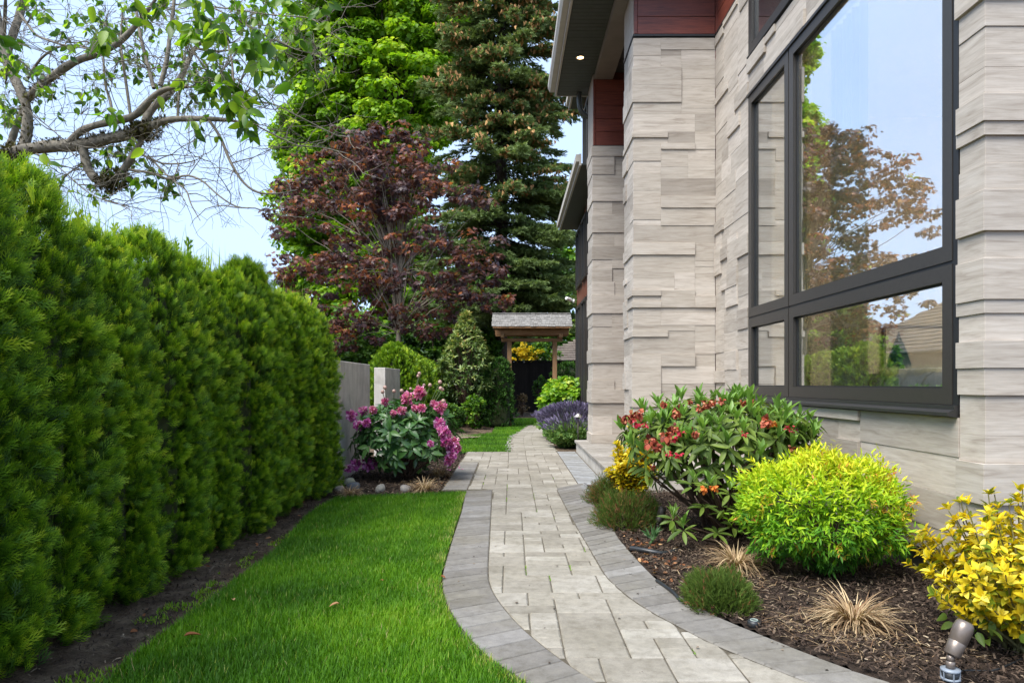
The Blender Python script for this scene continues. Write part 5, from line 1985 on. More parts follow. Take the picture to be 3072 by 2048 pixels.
def blossom_mesh(seed, n, stops, ball=True, droop=.0):
    g_ = np.random.default_rng(seed)
    d = unit(g_.normal(size=(n, 3)) + np.array([0, 0, .35 if ball else -.1]))
    D = unit(d + g_.normal(0, .35, (n, 3)) - np.array([0, 0, droop]))
    V, F, A = place(PETAL, d * .32 + g_.normal(0, .08, (n, 3)), D, unit(g_.normal(size=(n, 3)) + d), g_.uniform(.38, .72, n), grad=.3, tint=g_.random(n))
    me = trimesh("blossom", V, F, A, smooth=True)
    me.materials.append(stops)
    return me


MAG = leafy("magenta_petal", [(0, (.36, .04, .24)), (.5, (.66, .15, .50)), (.85, (.80, .34, .68)), (1, (.88, .60, .82))], .5, .35, .3, tcol=1.2)
MAGP = leafy("pink_petal", [(0, (.42, .05, .20)), (.5, (.66, .16, .38)), (1, (.85, .45, .62))], .5, .35, .3, tcol=1.2)
RED = leafy("wilted_red_petal", [(0, (.10, .018, .012)), (.35, (.28, .045, .022)), (.7, (.48, .12, .06)), (1, (.62, .27, .15))], .6, .25, .3, tcol=1.1)
PINKR = leafy("crimson_petal", [(0, (.35, .01, .03)), (.6, (.62, .04, .08)), (1, (.80, .22, .22))], .45, .3, .4, tcol=1.1)
ORG = leafy("orange_petal", [(0, (.45, .07, .015)), (1, (.78, .26, .05))], .5, .3, .3, tcol=1.1)

# magenta flowering bush in the left bed
PEO = leafy("peony_leaf", [(0, (.026, .080, .018)), (.5, (.055, .145, .032)), (1, (.11, .23, .055))], .36, .22, .55)
pt_tmpl = leaf_tmpl(.42, .10, .22, 5)
pmes = leaf_meshes(pt_tmpl, PEO, (.2, .45, .6, .9))
PX, PY = -1.36, 9.15
pe = thing("flowering_bush", "leafy bush with magenta blooms and tall buds before the concrete wall", "shrub", (PX, PY, 0))
g_ = np.random.default_rng(21)
nt = 150
d = unit(g_.normal(size=(nt, 3)) + np.array([0, -.35, .45]))
tips = d * np.array([.66, .60, .50]) * (.78 + .25 * g_.random((nt, 1))) + np.array([0, 0, .47])
tips = tips[tips[:, 2] > .10]
dirs = unit(tips - np.array([0, 0, .15]) + g_.normal(0, .12, tips.shape))
whorl_plant(pe, tips, dirs, pmes, 7, .15, g_, (.9, 1.75), 298, tmpl=pt_tmpl, stuff_mat=PEO)
lb = limbs(np.array([0, 0, -.03]), tips[:60], .02, 10, 4, .06)
V2, F2 = tubes(lb, np.linspace(.014, .005, 10)[None].repeat(len(lb), 0), 5)
obj("stems", trimesh("stems", V2, F2, smooth=True), STEM, pe)
bm = [blossom_mesh(k, 95, MAG) for k in (1, 2)] + [blossom_mesh(3, 95, MAGP)]
loc = lambda u, v, y: tuple(np.array(P(u, v, y)) - np.array([PX, PY, 0]))
fl = [(1055, 1247, 8.9, .085, 0), (1090, 1232, 9.0, .07, 1), (1118, 1230, 8.8, .065, 2), (1100, 1268, 8.7, .07, 0), (1075, 1275, 8.8, .075, 1), (1222, 1196, 8.9, .095, 2), (1258, 1178, 8.9, .095, 2), (1155, 1205, 8.8, .06, 2),
      (1322, 1222, 8.9, .095, 2), (1302, 1212, 9.0, .06, 2), (1265, 1225, 8.7, .07, 2), (1245, 1225, 8.8, .06, 2), (1205, 1232, 8.7, .07, 2), (1318, 1270, 8.75, .085, 0), (1328, 1292, 8.7, .085, 1), (1340, 1305, 8.75, .08, 0), (1338, 1325, 8.7, .085, 0), (1352, 1340, 8.75, .08, 1),
      (1362, 1325, 8.8, .075, 2), (1358, 1358, 8.75, .085, 0), (1350, 1375, 8.8, .08, 0), (1370, 1345, 8.85, .07, 2), (1345, 1385, 8.8, .06, 1), (1066, 1394, 8.95, .085, 0), (1045, 1404, 8.9, .06, 1), (1105, 1392, 9.0, .095, 0), (1120, 1385, 9.1, .08, 1), (1292, 1330, 8.55, .05, 0), (1180, 1240, 8.7, .05, 2)]
for (u, v, y, s, k) in fl:
    obj("blossom", bm[k], None, pe, loc=loc(u, v, y), rot=(g_.normal(0, .3), g_.normal(0, .3), g_.random() * 6.28), scale=s)
BUD = plain("pinkish_bud", (.42, .27, .22), .6, 0, .15, 40, 0)
budme = MB().lathe([(0, -1), (.7, -.7), (1, -.1), (.8, .6), (.35, .95), (0, 1.05)], 10, cap=False).mesh("bud", True)
budme.materials.append(BUD)
GST = plain("green_stem", (.10, .15, .05), .6, 0, .2, 40, 0)
for (u, v) in ((1255, 1128), (1258, 1120), (1155, 1162), (1182, 1173), (1205, 1172), (1272, 1155), (1290, 1155), (1320, 1146), (1322, 1165), (1328, 1168), (1330, 1203), (1148, 1175), (1232, 1166), (1278, 1180)):
    y = 8.9 + g_.normal(0, .1)
    tp = loc(u, v, y)
    obj("bud", budme, None, pe, loc=tp, scale=g_.uniform(.018, .028))
    bs = (tp[0] * .6 - .03, tp[1] * .6, .75)
    tube_obj("bud_stem", [bs, tuple((a + b) / 2 + g_.normal(0, .012) for a, b in zip(tp, bs)), tp], .006, .004, GST, pe, 7, 5)

# rhododendron with wilted red flowers
RH = leafy("rhododendron_leaf", [(0, (.048, .088, .012)), (.5, (.095, .155, .020)), (1, (.17, .24, .04))], .5, .24, .32)
RHN = leafy("new_rhododendron_leaf", [(0, (.10, .21, .035)), (1, (.21, .36, .07))], .42, .35, .4)
rt = leaf_tmpl(.27, .10, .16, 5, .5)
rmes = leaf_meshes(rt, RH, (.1, .4, .6, .95))
nmes = leaf_meshes(rt, RHN, (.1, .5, .9))
RX, RY = 1.70, 5.85
rh = thing("rhododendron", "broad rhododendron with wilted red trusses and fresh upright shoots below the window", "shrub", (RX, RY, 0))
g_ = np.random.default_rng(22)
nt = 230
d = unit(g_.normal(size=(nt * 2, 3)) * [1, 1, .8] + np.array([0, -.3, .55]))
tips = d * np.array([.78, .62, .36]) * (.80 + .25 * g_.random((nt * 2, 1))) + np.array([0, 0, .70])
tips = tips[(tips[:, 2] > .42) & (tips[:, 0] < .80)][:nt]
dirs = unit(tips - np.array([0, 0, .45]) + np.array([0, 0, .25]))
whorl_plant(rh, tips, dirs, rmes, 8, .142, g_, (1.15, 2.05), 190, tmpl=rt, stuff_mat=RH)
top = [i for i in range(len(tips)) if g_.random() < .55 and tips[i][2] > .6]
whorl_plant(rh, tips[top] + dirs[top] * .03, unit(dirs[top] * .5 + np.array([0, 0, 1.0])), nmes, 6, .12, g_, (.15, .55), 100, tmpl=rt, stuff_mat=RHN)
lowt = np.array([loc_ for loc_ in [tuple(np.array(P(u, v, y)) - np.array([RX, RY, 0])) for (u, v, y) in ((2130, 1462, 5.0), (2080, 1452, 5.1), (2190, 1480, 5.2), (2020, 1560, 5.2), (2050, 1590, 5.1), (2175, 1530, 5.0), (2110, 1520, 5.1), (2240, 1440, 5.2), (1955, 1430, 5.6), (2200, 1580, 5.2), (2150, 1600, 5.1), (2230, 1530, 5.3), (1920, 1400, 5.7), (1990, 1390, 5.5))]])
whorl_plant(rh, lowt, unit(np.array([[0, -.4, .9]]).repeat(len(lowt), 0) + g_.normal(0, .25, lowt.shape)), rmes, 8, .13, g_, (1.0, 2.1), 0, False, tmpl=rt, stuff_mat=RH)
whorl_plant(rh, lowt[:5] + np.array([0, 0, .03]), np.array([[0, 0, 1.0]]).repeat(5, 0), nmes, 6, .10, g_, (.2, .7), 0, False, tmpl=rt, stuff_mat=RHN)
allt = np.concatenate([tips[:60], lowt])
bs = np.stack([g_.normal(.1, .10, len(allt)), g_.normal(0, .08, len(allt)), np.full(len(allt), -.03)], 1)
lb = np.concatenate([limbs(b, [q], .02, 12, i, .10, -.3) for i, (b, q) in enumerate(zip(bs, allt))])
V2, F2 = tubes(lb, np.linspace(.018, .006, 12)[None].repeat(len(lb), 0), 6)
obj("stems", trimesh("stems", V2, F2, smooth=True), STEM, rh)
rb = [blossom_mesh(11, 34, RED, False, .8), blossom_mesh(12, 34, RED, False, .8), blossom_mesh(13, 16, PINKR, False, .5), blossom_mesh(14, 22, ORG, False, .6)]
locr = lambda u, v, y: tuple(np.array(P(u, v, y - .30)) - np.array([RX, RY, 0]))
for (u, v, y, s, k) in ((1885, 1250, 5.75, .075, 0), (1915, 1240, 5.75, .07, 0), (1905, 1270, 5.7, .06, 2), (1932, 1272, 5.75, .055, 2), (1870, 1258, 5.8, .05, 1), (1950, 1325, 5.45, .085, 1), (1970, 1340, 5.42, .06, 0), (2000, 1305, 5.4, .085, 1), (2018, 1315, 5.4, .06, 2),
                        (1992, 1208, 5.6, .05, 1), (2030, 1235, 5.5, .07, 1), (2025, 1285, 5.45, .055, 1), (2045, 1300, 5.42, .05, 2), (2085, 1297, 5.4, .055, 1), (2120, 1208, 5.6, .06, 0), (2140, 1205, 5.7, .05, 0), (2165, 1202, 5.7, .045, 0), (2100, 1225, 5.6, .045, 0), (2070, 1205, 5.7, .035, 0),
                        (2232, 1208, 5.8, .05, 0), (2255, 1208, 5.8, .04, 0), (2300, 1262, 5.5, .075, 1), (2318, 1270, 5.5, .06, 3), (2368, 1282, 5.6, .05, 2), (2380, 1292, 5.6, .04, 2), (2232, 1302, 5.4, .038, 2), (2375, 1345, 5.6, .04, 0), (2392, 1350, 5.6, .035, 0),
                        (2005, 1360, 5.35, .045, 2), (2038, 1365, 5.35, .05, 2), (2142, 1462, 4.95, .05, 3), (2112, 1467, 4.95, .045, 3), (2240, 1440, 5.1, .05, 3), (1958, 1400, 5.5, .035, 0), (2262, 1440, 5.1, .04, 3)):
    obj("blossom", rb[k], None, rh, loc=locr(u, v, y), rot=(g_.normal(0, .3), g_.normal(0, .3), g_.random() * 6.28), scale=s * .86)

# yellow euonymus shrubs
EU = leafy("golden_euonymus_leaf", [(0, (.10, .17, .012)), (.18, (.30, .30, .012)), (.4, (.66, .49, .012)), (.8, (.80, .64, .025)), (1, (.86, .76, .14))], .5, .34, .3, tcol=1.25)
et = leaf_tmpl(.50, .12, .16, 5)
emes = leaf_meshes(et, EU, (.3, .5, .7, .95))


def euonymus(x, y, r, h, nst, seed, label, size, limit):
    t = thing("euonymus", label, "shrub", (x, y, 0))
    g_ = np.random.default_rng(seed)
    tips, dirs, paths = [], [], []
    for i in range(nst):
        a = g_.random() * 6.28
        rr_ = r * g_.random() ** .45
        top = np.array([rr_ * math.cos(a), rr_ * math.sin(a), h * (1 - .45 * (rr_ / r) ** 2) * g_.uniform(.62, 1.06)])
        pth = limbs(np.array([g_.normal(0, .03), g_.normal(0, .03), -.02]), [top], .02, 14, seed * 100 + i, .07, -.2)[0]
        paths.append(pth)
        for k in range(5, 14):
            if pth[k, 2] > h * .16:
                tips.append(pth[k] + g_.normal(0, .008, 3))
                dirs.append(unit(pth[k] - pth[k - 2]))
    V2, F2 = tubes(np.array(paths), np.linspace(.009, .0025, 14)[None].repeat(nst, 0), 6)
    obj("stems", trimesh("stems", V2, F2, smooth=True), plain("olive_stem", (.13, .12, .04), .7, 0, .3, 40, 0) if seed == 1 else STEM, t)
    whorl_plant(t, np.array(tips), np.array(dirs), emes, 7, size, g_, (.45, 1.35), limit, tmpl=et, stuff_mat=EU, jitter=.5)
    return t


eu = euonymus(2.33, 3.22, .46, .70, 150, 1, "bright yellow euonymus shrub by the house corner, cut by the right edge", .047, 298)
lowl = unit(RNG.normal(size=(70, 3))) * np.array([.34, .3, .08]) + np.array([0, 0, .13])
V, F, A = place(leaf_tmpl(.5, .12, .2, 5), lowl, unit(lowl * [1, 1, 0] + RNG.normal(0, .4, lowl.shape) - np.array([0, 0, .2])), rand_dirs(70) + np.array([0, 0, 1.0]), .065, tint=RNG.uniform(.3, .8, 70))
tag(obj("low_leaves", trimesh("low_leaves", V, F, A), RH, eu), kind="stuff")
euonymus(1.19, 7.0, .24, .72, 60, 7, "small yellow euonymus at the porch slab, partly behind the rhododendron", .06, 120)

# round yellow green nandina
NA = leafy("nandina_leaf", [(0, (.026, .10, .010)), (.25, (.07, .22, .012)), (.45, (.20, .40, .014)), (.68, (.46, .58, .018)), (.88, (.64, .62, .030)), (1, (.68, .28, .08))], .55, .34, .28, tcol=1.35)
g_ = np.random.default_rng(31)
t = thing("nandina_shrub", "dense rounded yellow green nandina with orange tinted side", "shrub", (1.98, 4.55, 0))
n = 2000
d = unit(g_.normal(size=(n, 3)) * [1, 1, .9] + np.array([0, -.15, .3]))
Cn = d * np.array([.50, .46, .385]) * (.74 + .29 * g_.random((n, 1)) ** .6 + .13 * (g_.random((n, 1)) < .06) * (d[:, 2:] > .2)) * (1 + .08 * np.sin(d[:, :1] * 8 + 2) + .06 * np.cos(d[:, 2:] * 9 + d[:, 1:2] * 5)) + np.array([0, 0, .385])
ok = Cn[:, 2] > .035
Cn, d = Cn[ok], d[ok]
n = len(Cn)
per = 9
up = np.clip((Cn[:, 2] - .30) / .45, -.6, 1)
O = unit(d + np.stack([0 * up, 0 * up, .75 * up + .05], 1) + g_.normal(0, .2, d.shape))
OO = np.repeat(O, per, 0)
N_ = n * per
D = unit(OO * .8 + g_.normal(0, .62, (N_, 3)) - np.repeat(np.clip(.35 - up, 0, 1), per)[:, None] * np.array([0, 0, .4]))
Pn = np.repeat(Cn, per, 0) + g_.normal(0, .012, (N_, 3)) - OO * (g_.random(N_) * .045)[:, None]
side_o = np.repeat(np.clip(d[:, 0] - .55, 0, 1) * 1.3 * (g_.random(n) < .5), per)
tn = np.clip(np.repeat(.36 + .42 * up + g_.normal(0, .07, n), per) + g_.normal(0, .07, N_), 0, .86) + side_o
tn = np.where(np.repeat(g_.random(n) < .035, per), g_.uniform(.86, 1, N_), tn)
V, F, A = place(leaf_tmpl(.26, .10, .16, 4), Pn, D, unit(np.array([0, 0, 1.0]) + d.repeat(per, 0) * .7 + g_.normal(0, .4, (N_, 3))), g_.uniform(.026, .054, N_), tint=np.clip(tn, 0, 1))
print("nandina tris", len(F))
obj("foliage", trimesh("foliage", V, F, A), NA, t)
lb = limbs(np.array([0, 0, -.02]), Cn[g_.choice(n, 70)], .01, 9, 5, .05)
V2, F2 = tubes(lb, np.linspace(.006, .003, 9)[None].repeat(70, 0), 5)
obj("stems", trimesh("stems", V2, F2, smooth=True), STEM, t)

# heathers
HE = leafy("heather_sprig", [(0, (.03, .055, .010)), (.4, (.070, .120, .018)), (.75, (.13, .19, .03)), (.9, (.22, .12, .05)), (1, (.30, .10, .06))], .7, .2, .2)


def heather(x, y, rx, ry, h, n, seed, label, rust=.1):
    g_ = np.random.default_rng(seed)
    d = unit(g_.normal(size=(n, 3)) + np.array([0, 0, .35]))
    d[:, 2] = np.abs(d[:, 2])
    k = .35 + .65 * g_.random(n) ** .5
    Pn = d * np.array([rx, ry, h]) * k[:, None] * (1 + .10 * np.sin(7 * d[:, :1] + seed) + .08 * np.sin(9 * d[:, 1:2]))
    D = unit(d * .7 + g_.normal(0, .35, (n, 3)) + np.array([0, 0, .6]))
    tm = []
    tv, tf = [], []
    for q in range(5):
        a = q * 2.4
        yb_ = q * .16
        m = len(tv)
        tv += [(-.035, yb_, 0), (.035, yb_, 0), (.17 * math.cos(a), yb_ + .34, .17 * math.sin(a))]
        tf.append((m, m + 1, m + 2))
    m = len(tv)
    tv += [(-.03, 0, 0), (.03, 0, 0), (0, 1, 0)]
    tf.append((m, m + 1, m + 2))
    patch = fbm(Pn[:, 0] * 1.0, Pn[:, 1] * 1.0, 16, seed)
    tint = np.clip(.30 + .30 * (k - .5) + g_.normal(0, .12, n), 0, .8)
    rr_ = g_.random(n) < rust * (1 + patch)
    tint[rr_] = g_.uniform(.82, 1, rr_.sum())
    V, F, A = place((tv, tf), Pn, D, rand_dirs(n, g_), g_.uniform(.035, .065, n), tint=tint)
    t = thing("heather", label, "shrub", (x, y, 0), group="low heather mounds")
    obj("foliage", trimesh("foliage", V, F, A), HE, t)
    lb = limbs(np.array([0, 0, -.02]), Pn[g_.choice(n, 60)], .01, 8, seed, .05)
    V2, F2 = tubes(lb, np.linspace(.004, .002, 8)[None].repeat(60, 0), 4)
    obj("stems", trimesh("stems", V2, F2), STEM, t)


heather(1.0, 7.15, .27, .27, .26, 3600, 41, "rust tinged heather mound at the corner of the porch slab", .22)
heather(.98, 6.02, .32, .33, .27, 5200, 42, "wide dark green heather mound spilling over the paver border", .16)
heather(1.12, 3.85, .20, .22, .17, 3800, 43, "small green heather mound at the walkway edge nearest the camera", .05)
# small lily like seedling
V, F, A = place(leaf_tmpl(.2, .06, .3, 4), RNG.normal(0, .012, (34, 3)) + np.array([0, 0, .05]), unit(rand_dirs(34) + np.array([0, 0, .9])), rand_dirs(34), RNG.uniform(.05, .10, 34), tint=RNG.random(34))
tag(obj("seedling", trimesh("seedling", V, F, A), leafy("seedling_leaf", [(0, (.05, .12, .04)), (1, (.11, .22, .08))], .5), loc=(*G(1960, 1630), .0)), "small light green weed seedling in front of the dark spotlight", "plant")

# lavender
LG = leafy("lavender_stem", [(0, (.06, .13, .035)), (.5, (.13, .24, .06)), (1, (.25, .36, .12))], .65, .25, .2)
LP = leafy("lavender_flower", [(0, (.10, .08, .15)), (.6, (.20, .17, .29)), (1, (.33, .29, .42))], .7, .25, .2, tcol=1.0)


def lavender(x, y, r, h, n, fl, seed, label):
    g_ = np.random.default_rng(seed)
    az = g_.random(n) * 6.28
    rr_ = g_.random(n) ** .6
    base = np.stack([np.cos(az), np.sin(az), 0 * az], 1) * (rr_ * r * .45)[:, None]
    L = h * g_.uniform(.75, 1.15, n)
    l0, l1 = rr_ * .5, rr_ * 1.15
    V, F, A = strips(base, az, L, l0, l1, .006, 4, tint=g_.random(n))
    t = thing("lavender", label, "plant", (x, y, 0), group="lavender clumps by the far path")
    V1, F1, A1 = V, F, A
    m = n * 3
    q = g_.integers(0, n, m)
    kk = g_.random(m) * .75
    a_ = (l0 + l1 * .45)[q]
    out = np.stack([np.cos(az[q]) * np.sin(a_), np.sin(az[q]) * np.sin(a_), np.cos(a_)], 1)
    pts = base[q] + out * (L[q] * kk)[:, None]
    V2, F2, A2 = place(LEAF2, pts, unit(out + g_.normal(0, .4, (m, 3))), rand_dirs(m, g_), g_.uniform(.05, .09, m), tint=g_.random(m))
    V2 = V2
    V, F, A = merge([(V1, F1, A1), (V2, F2, A2)])
    obj("foliage", trimesh("foliage", V, F, A), LG, t)
    tipv = V1.reshape(n, -1, 3)[:, -1]
    s = g_.random(n) < fl
    prev = V1.reshape(n, -1, 3)[:, -3]
    D = unit(tipv - prev)
    nS = int(s.sum())
    P3 = np.repeat(tipv[s], 3, 0)
    V, F, A = place(([(-.13, 0, 0), (.13, 0, 0), (.17, .5, .0), (-.17, .5, 0), (0, 1, 0)], [(0, 1, 2), (0, 2, 3), (3, 2, 4)]), P3 - np.repeat(D[s], 3, 0) * .02, np.repeat(D[s], 3, 0) + g_.normal(0, .06, (nS * 3, 3)), rand_dirs(nS * 3, g_),
                    .075, tint=g_.random(nS * 3))
    V = V
    tag(obj("flower_spikes", trimesh("flower_spikes", V, F, A), LP, t), kind="stuff")


# narrow spikes: scale the template across by using a slimmer one
lavender(1.12, 13.45, .38, .56, 1500, .25, 51, "green lavender clump round the path light at the porch corner")
lavender(1.24, 14.7, .42, .72, 2600, .8, 52, "purple blooming lavender clump behind the green one")
lavender(1.14, 15.6, .36, .66, 2000, .8, 53, "purple lavender clump leaning over the far path")

# tall variegated evergreen and its neighbours in the far bed
VE = leafy("evergreen_leaf", [(0, (.04, .08, .02)), (.35, (.10, .17, .04)), (.65, (.24, .31, .09)), (.88, (.50, .50, .17)), (1, (.52, .26, .10))], .4, .2, .5)
g_ = np.random.default_rng(71)
t = thing("pieris_shrub", "tall cone shaped evergreen with pale bronze edged leaf whorls", "shrub", (-1.28, 19.9, 0))
n = 620
h = g_.random(n) ** .8
rad = np.interp(h, [0, .18, .45, .7, 1], [.45, .86, .74, .42, .06]) * (.5 + .5 * g_.random(n) ** .4)
a = g_.random(n) * 6.28
Cn = np.stack([rad * np.cos(a), rad * np.sin(a), .75 + h * 2.40], 1)
per = 9
O = np.repeat(unit(np.stack([np.cos(a), np.sin(a), .5 + h * 1.2], 1)), per, 0)
N_ = n * per
D = unit(O * .55 + g_.normal(0, .7, (N_, 3)))
V, F, A = place(leaf_tmpl(.34, .10, .12, 4), np.repeat(Cn, per, 0), D, unit(O + np.array([0, 0, .6]) + g_.normal(0, .3, (N_, 3))), g_.uniform(.10, .17, N_), tint=np.clip(np.repeat(.22 + .45 * h + g_.normal(0, .12, n), per) + g_.normal(0, .15, N_), 0, 1))
obj("foliage", trimesh("foliage", V, F, A), VE, t)
lb = limbs(np.array([.0, 0, .5]), Cn[g_.choice(n, 60)], .02, 10, 8, .08)
V2, F2 = tubes(lb, np.linspace(.02, .005, 10)[None].repeat(60, 0), 5)
obj("stems", trimesh("stems", V2, F2, smooth=True), STEM, t)
tube_obj("trunk", [(.05, 0, -.05), (.0, 0, .8), (.02, 0, 2.6)], .05, .015, STEM, t, 10, 8)
bush("boxwood_shrub", -1.62, 17.9, .42, .35, .62, 60, 40, LEAF2, .05, BG, "low dark rounded shrub at the foot of the tall evergreen", 81, cr=(.08, .16))
bush("euonymus", -.98, 19.0, .24, .24, .85, 34, 30, LEAF2, .08, BGY, "small pale green shrub in front of the tall evergreen", 82, cr=(.06, .14))
bush("boxwood_shrub", -2.1, 18.6, .5, .4, 1.0, 60, 40, LEAF2, .06, BG, "dark shrub between the golden row and the tall evergreen trunk", 83, cr=(.08, .18))
# tan soil ring with bits at the far lawn's edge
ringp = [P2 for P2 in ((-1.75, 15.6), (-1.2, 15.35), (-.75, 15.7), (-.7, 16.4), (-1.2, 16.9), (-1.8, 16.5))]
tag(sheet("soil_patch", ringp, .004, m_soil("pale_soil", (.12, .09, .06), (.24, .19, .14), (.36, .30, .23), 8), .02, .06, 3), "pale bare soil patch at the edge of the far lawn", kind="structure")

# ================================================================== overhanging near tree
DL = leafy("big_tree_leaf", [(0, (.030, .080, .008)), (.4, (.060, .145, .010)), (.7, (.12, .24, .014)), (1, (.26, .38, .03))], .42, .48, .4, tcol=2.0)
S7 = 2.2965
nt_ = thing("overhanging_tree", "old lichen grey tree with mossy limbs and sparse leaves over the hedge", "tree", (-4.6, 6.4, 0))
OFF = np.array([4.6, -6.4, 0])
cr = lambda x, y, Y: np.array(P(x / S7, y / S7, Y))


def br(pts, Y0, Y1=None):
    """photo-traced limb: (crop x, crop y, half width) at distances Y0..Y1"""
    Y1 = Y0 if Y1 is None else Y1
    n = len(pts)
    out = []
    for i, (x, y, r) in enumerate(pts):
        Y = Y0 + (Y1 - Y0) * i / (n - 1)
        p = cr(x, y, Y)
        out.append((*p, r * .9 / S7 * Y / FPX))
    return resample(out, 22)


BR = [
    br([(-60, 1090, 50), (120, 1045, 45), (300, 1010, 45), (500, 1005, 47), (650, 980, 45), (800, 945, 42), (900, 925, 42), (1010, 900, 40)], 6.2, 6.0),
    br([(470, 1000, 28), (500, 950, 27), (560, 895, 26), (640, 868, 26), (760, 840, 26), (880, 822, 27), (960, 790, 28), (1000, 720, 26), (1080, 640, 22), (1170, 600, 18), (1290, 600, 12)], 6.1, 5.8),
    br([(990, 900, 34), (1060, 860, 28), (1150, 825, 24), (1300, 818, 22), (1450, 820, 20), (1590, 830, 12), (1700, 850, 6)], 6.0, 5.7),
    br([(985, 890, 30), (1010, 790, 30), (1080, 715, 28), (1180, 640, 26), (1250, 530, 23), (1300, 420, 19), (1340, 320, 15), (1440, 260, 9), (1560, 200, 5)], 6.0, 6.5),
    br([(160, 1040, 45), (185, 940, 38), (205, 840, 36), (185, 700, 36), (110, 560, 36), (40, 430, 36), (15, 330, 30), (0, 180, 26), (-40, -20, 20), (-30, -300, 14), (60, -620, 4)], 6.2, 6.4),
    br([(195, 680, 30), (250, 605, 30), (330, 555, 29), (430, 480, 28), (520, 410, 28), (640, 388, 26), (740, 350, 25), (860, 270, 23), (960, 150, 20), (1010, 80, 16), (1090, -10, 11), (1230, -330, 3)], 6.2, 5.8),
    br([(35, 440, 28), (80, 260, 28), (130, 130, 30), (165, -10, 27), (260, -280, 16), (300, -600, 4)], 6.4, 6.6),
    br([(20, 420, 18), (30, 200, 15), (40, -10, 12), (20, -350, 4)], 6.4, 6.0),
    br([(570, 1000, 36), (590, 1120, 34), (615, 1190, 33), (680, 1260, 29), (740, 1285, 28), (800, 1235, 30), (850, 1185, 32), (890, 1110, 28), (950, 1020, 22), (985, 940, 20)], 6.1, 6.0),
    br([(915, 910, 12), (880, 650, 11), (850, 450, 10), (830, 300, 8), (845, 60, 6)], 6.0, 6.3),
    br([(1060, 610, 15), (1010, 420, 14), (960, 220, 12), (930, -10, 10), (880, -350, 3)], 5.9, 6.2),
    br([(1105, 590, 18), (1150, 430, 17), (1170, 250, 15), (1195, 80, 14), (1200, -20, 12), (1260, -400, 3)], 5.9, 6.1),
    br([(775, 830, 11), (765, 700, 10), (725, 600, 9), (712, 400, 8), (708, 180, 5)], 6.0, 6.4),
    br([(1225, 810, 11), (1232, 650, 9), (1260, 500, 7), (1280, 300, 4)], 5.9, 6.2),
    br([(1600, 830, 9), (1612, 620, 9), (1600, 430, 9), (1570, 300, 8), (1540, 120, 5)], 5.7, 6.0),
    br([(1440, 830, 13), (1520, 940, 12), (1570, 1080, 12), (1620, 1180, 11), (1690, 1280, 10), (1780, 1335, 9), (1900, 1340, 6), (2050, 1310, 4)], 5.8, 5.4),
    br([(890, 1170, 10), (1050, 1190, 9), (1180, 1250, 9), (1270, 1195, 8), (1400, 1240, 8), (1480, 1330, 7), (1620, 1430, 6), (1710, 1435, 4)], 6.0, 5.5),
    br([(1030, 1080, 9), (1120, 1180, 8), (1200, 1250, 7), (1290, 1310, 6), (1310, 1400, 5), (1380, 1520, 3)], 6.0, 5.6),
    br([(940, 1050, 9), (1120, 1130, 7), (1240, 1130, 6), (1340, 1110, 4), (1400, 1080, 2)], 6.0, 5.8),
    br([(1750, 700, 6), (1900, 720, 5), (2050, 800, 5), (2350, 950, 3)], 5.6, 5.4),
    br([(1700, 830, 6), (1830, 900, 6), (1950, 960, 6), (2060, 1010, 5), (2200, 1010, 4), (2400, 1060, 3)], 5.6, 5.3),
    br([(1290, 600, 8), (1450, 600, 7), (1600, 640, 6), (1750, 700, 5)], 5.8, 5.6),
    br([(1340, 330, 10), (1460, 360, 9), (1560, 350, 7), (1650, 340, 5), (1800, 330, 3)], 6.4, 5.8),
    br([(180, 560, 12), (280, 400, 10), (400, 320, 8), (560, 310, 6), (760, 400, 4)], 6.3, 6.0),
    br([(130, 90, 12), (250, 250, 9), (420, 310, 7), (620, 340, 4)], 6.2, 5.7),
    br([(100, 1000, 30), (60, 1200, 60), (20, 1500, 70), (-20, 1900, 75)], 6.2, 6.3),
    br([(170, 730, 24), (120, 850, 26), (70, 1000, 28), (20, 1150, 30)], 6.7, 6.6),
    br([(1250, 160, 7), (1300, 300, 7), (1380, 430, 6), (1500, 540, 5), (1620, 640, 4)], 5.3, 5.3),
    br([(1400, 20, 6), (1600, 120, 6), (1850, 260, 5), (2050, 350, 4), (2200, 380, 3)], 5.6, 5.3),
    br([(1300, 30, 6), (1560, 60, 6), (1900, 110, 5), (2150, 120, 4), (2350, 280, 2)], 5.8, 5.4),
    br([(240, 800, 5), (330, 870, 5), (400, 930, 4), (480, 1040, 3), (540, 1090, 3)], 5.6, 5.6),
    br([(250, 1060, 6), (340, 1100, 6), (450, 1190, 5), (600, 1330, 4), (760, 1400, 3), (1150, 1470, 2)], 6.0, 5.8),
    br([(340, 1360, 9), (410, 1300, 9), (440, 1220, 8), (520, 1160, 6), (600, 1120, 4)], 6.6, 6.6),
]
tp = np.array([b[:, :3] for b in BR]) + OFF
trr = np.array([b[:, 3] for b in BR])
# knobbly limb outlines
kn = 1 + .07 * np.sin(np.arange(22)[None] * 1.9 + np.arange(len(BR))[:, None])
big_ = [i for i in range(len(BR)) if trr[i].max() > .02]
sml = [i for i in range(len(BR)) if i not in big_]
for i in big_:
    V, F = tubes(tp[i:i + 1], (trr * kn)[i:i + 1], 10)
    obj("trunk" if i == 25 else "limb", trimesh("limb", V, F, smooth=True), BARK, nt_)
for i in sml:
    V, F = tubes(tp[i:i + 1], trr[i:i + 1], 6)
    obj("branch", trimesh("branch", V, F, smooth=True), BARK, nt_)
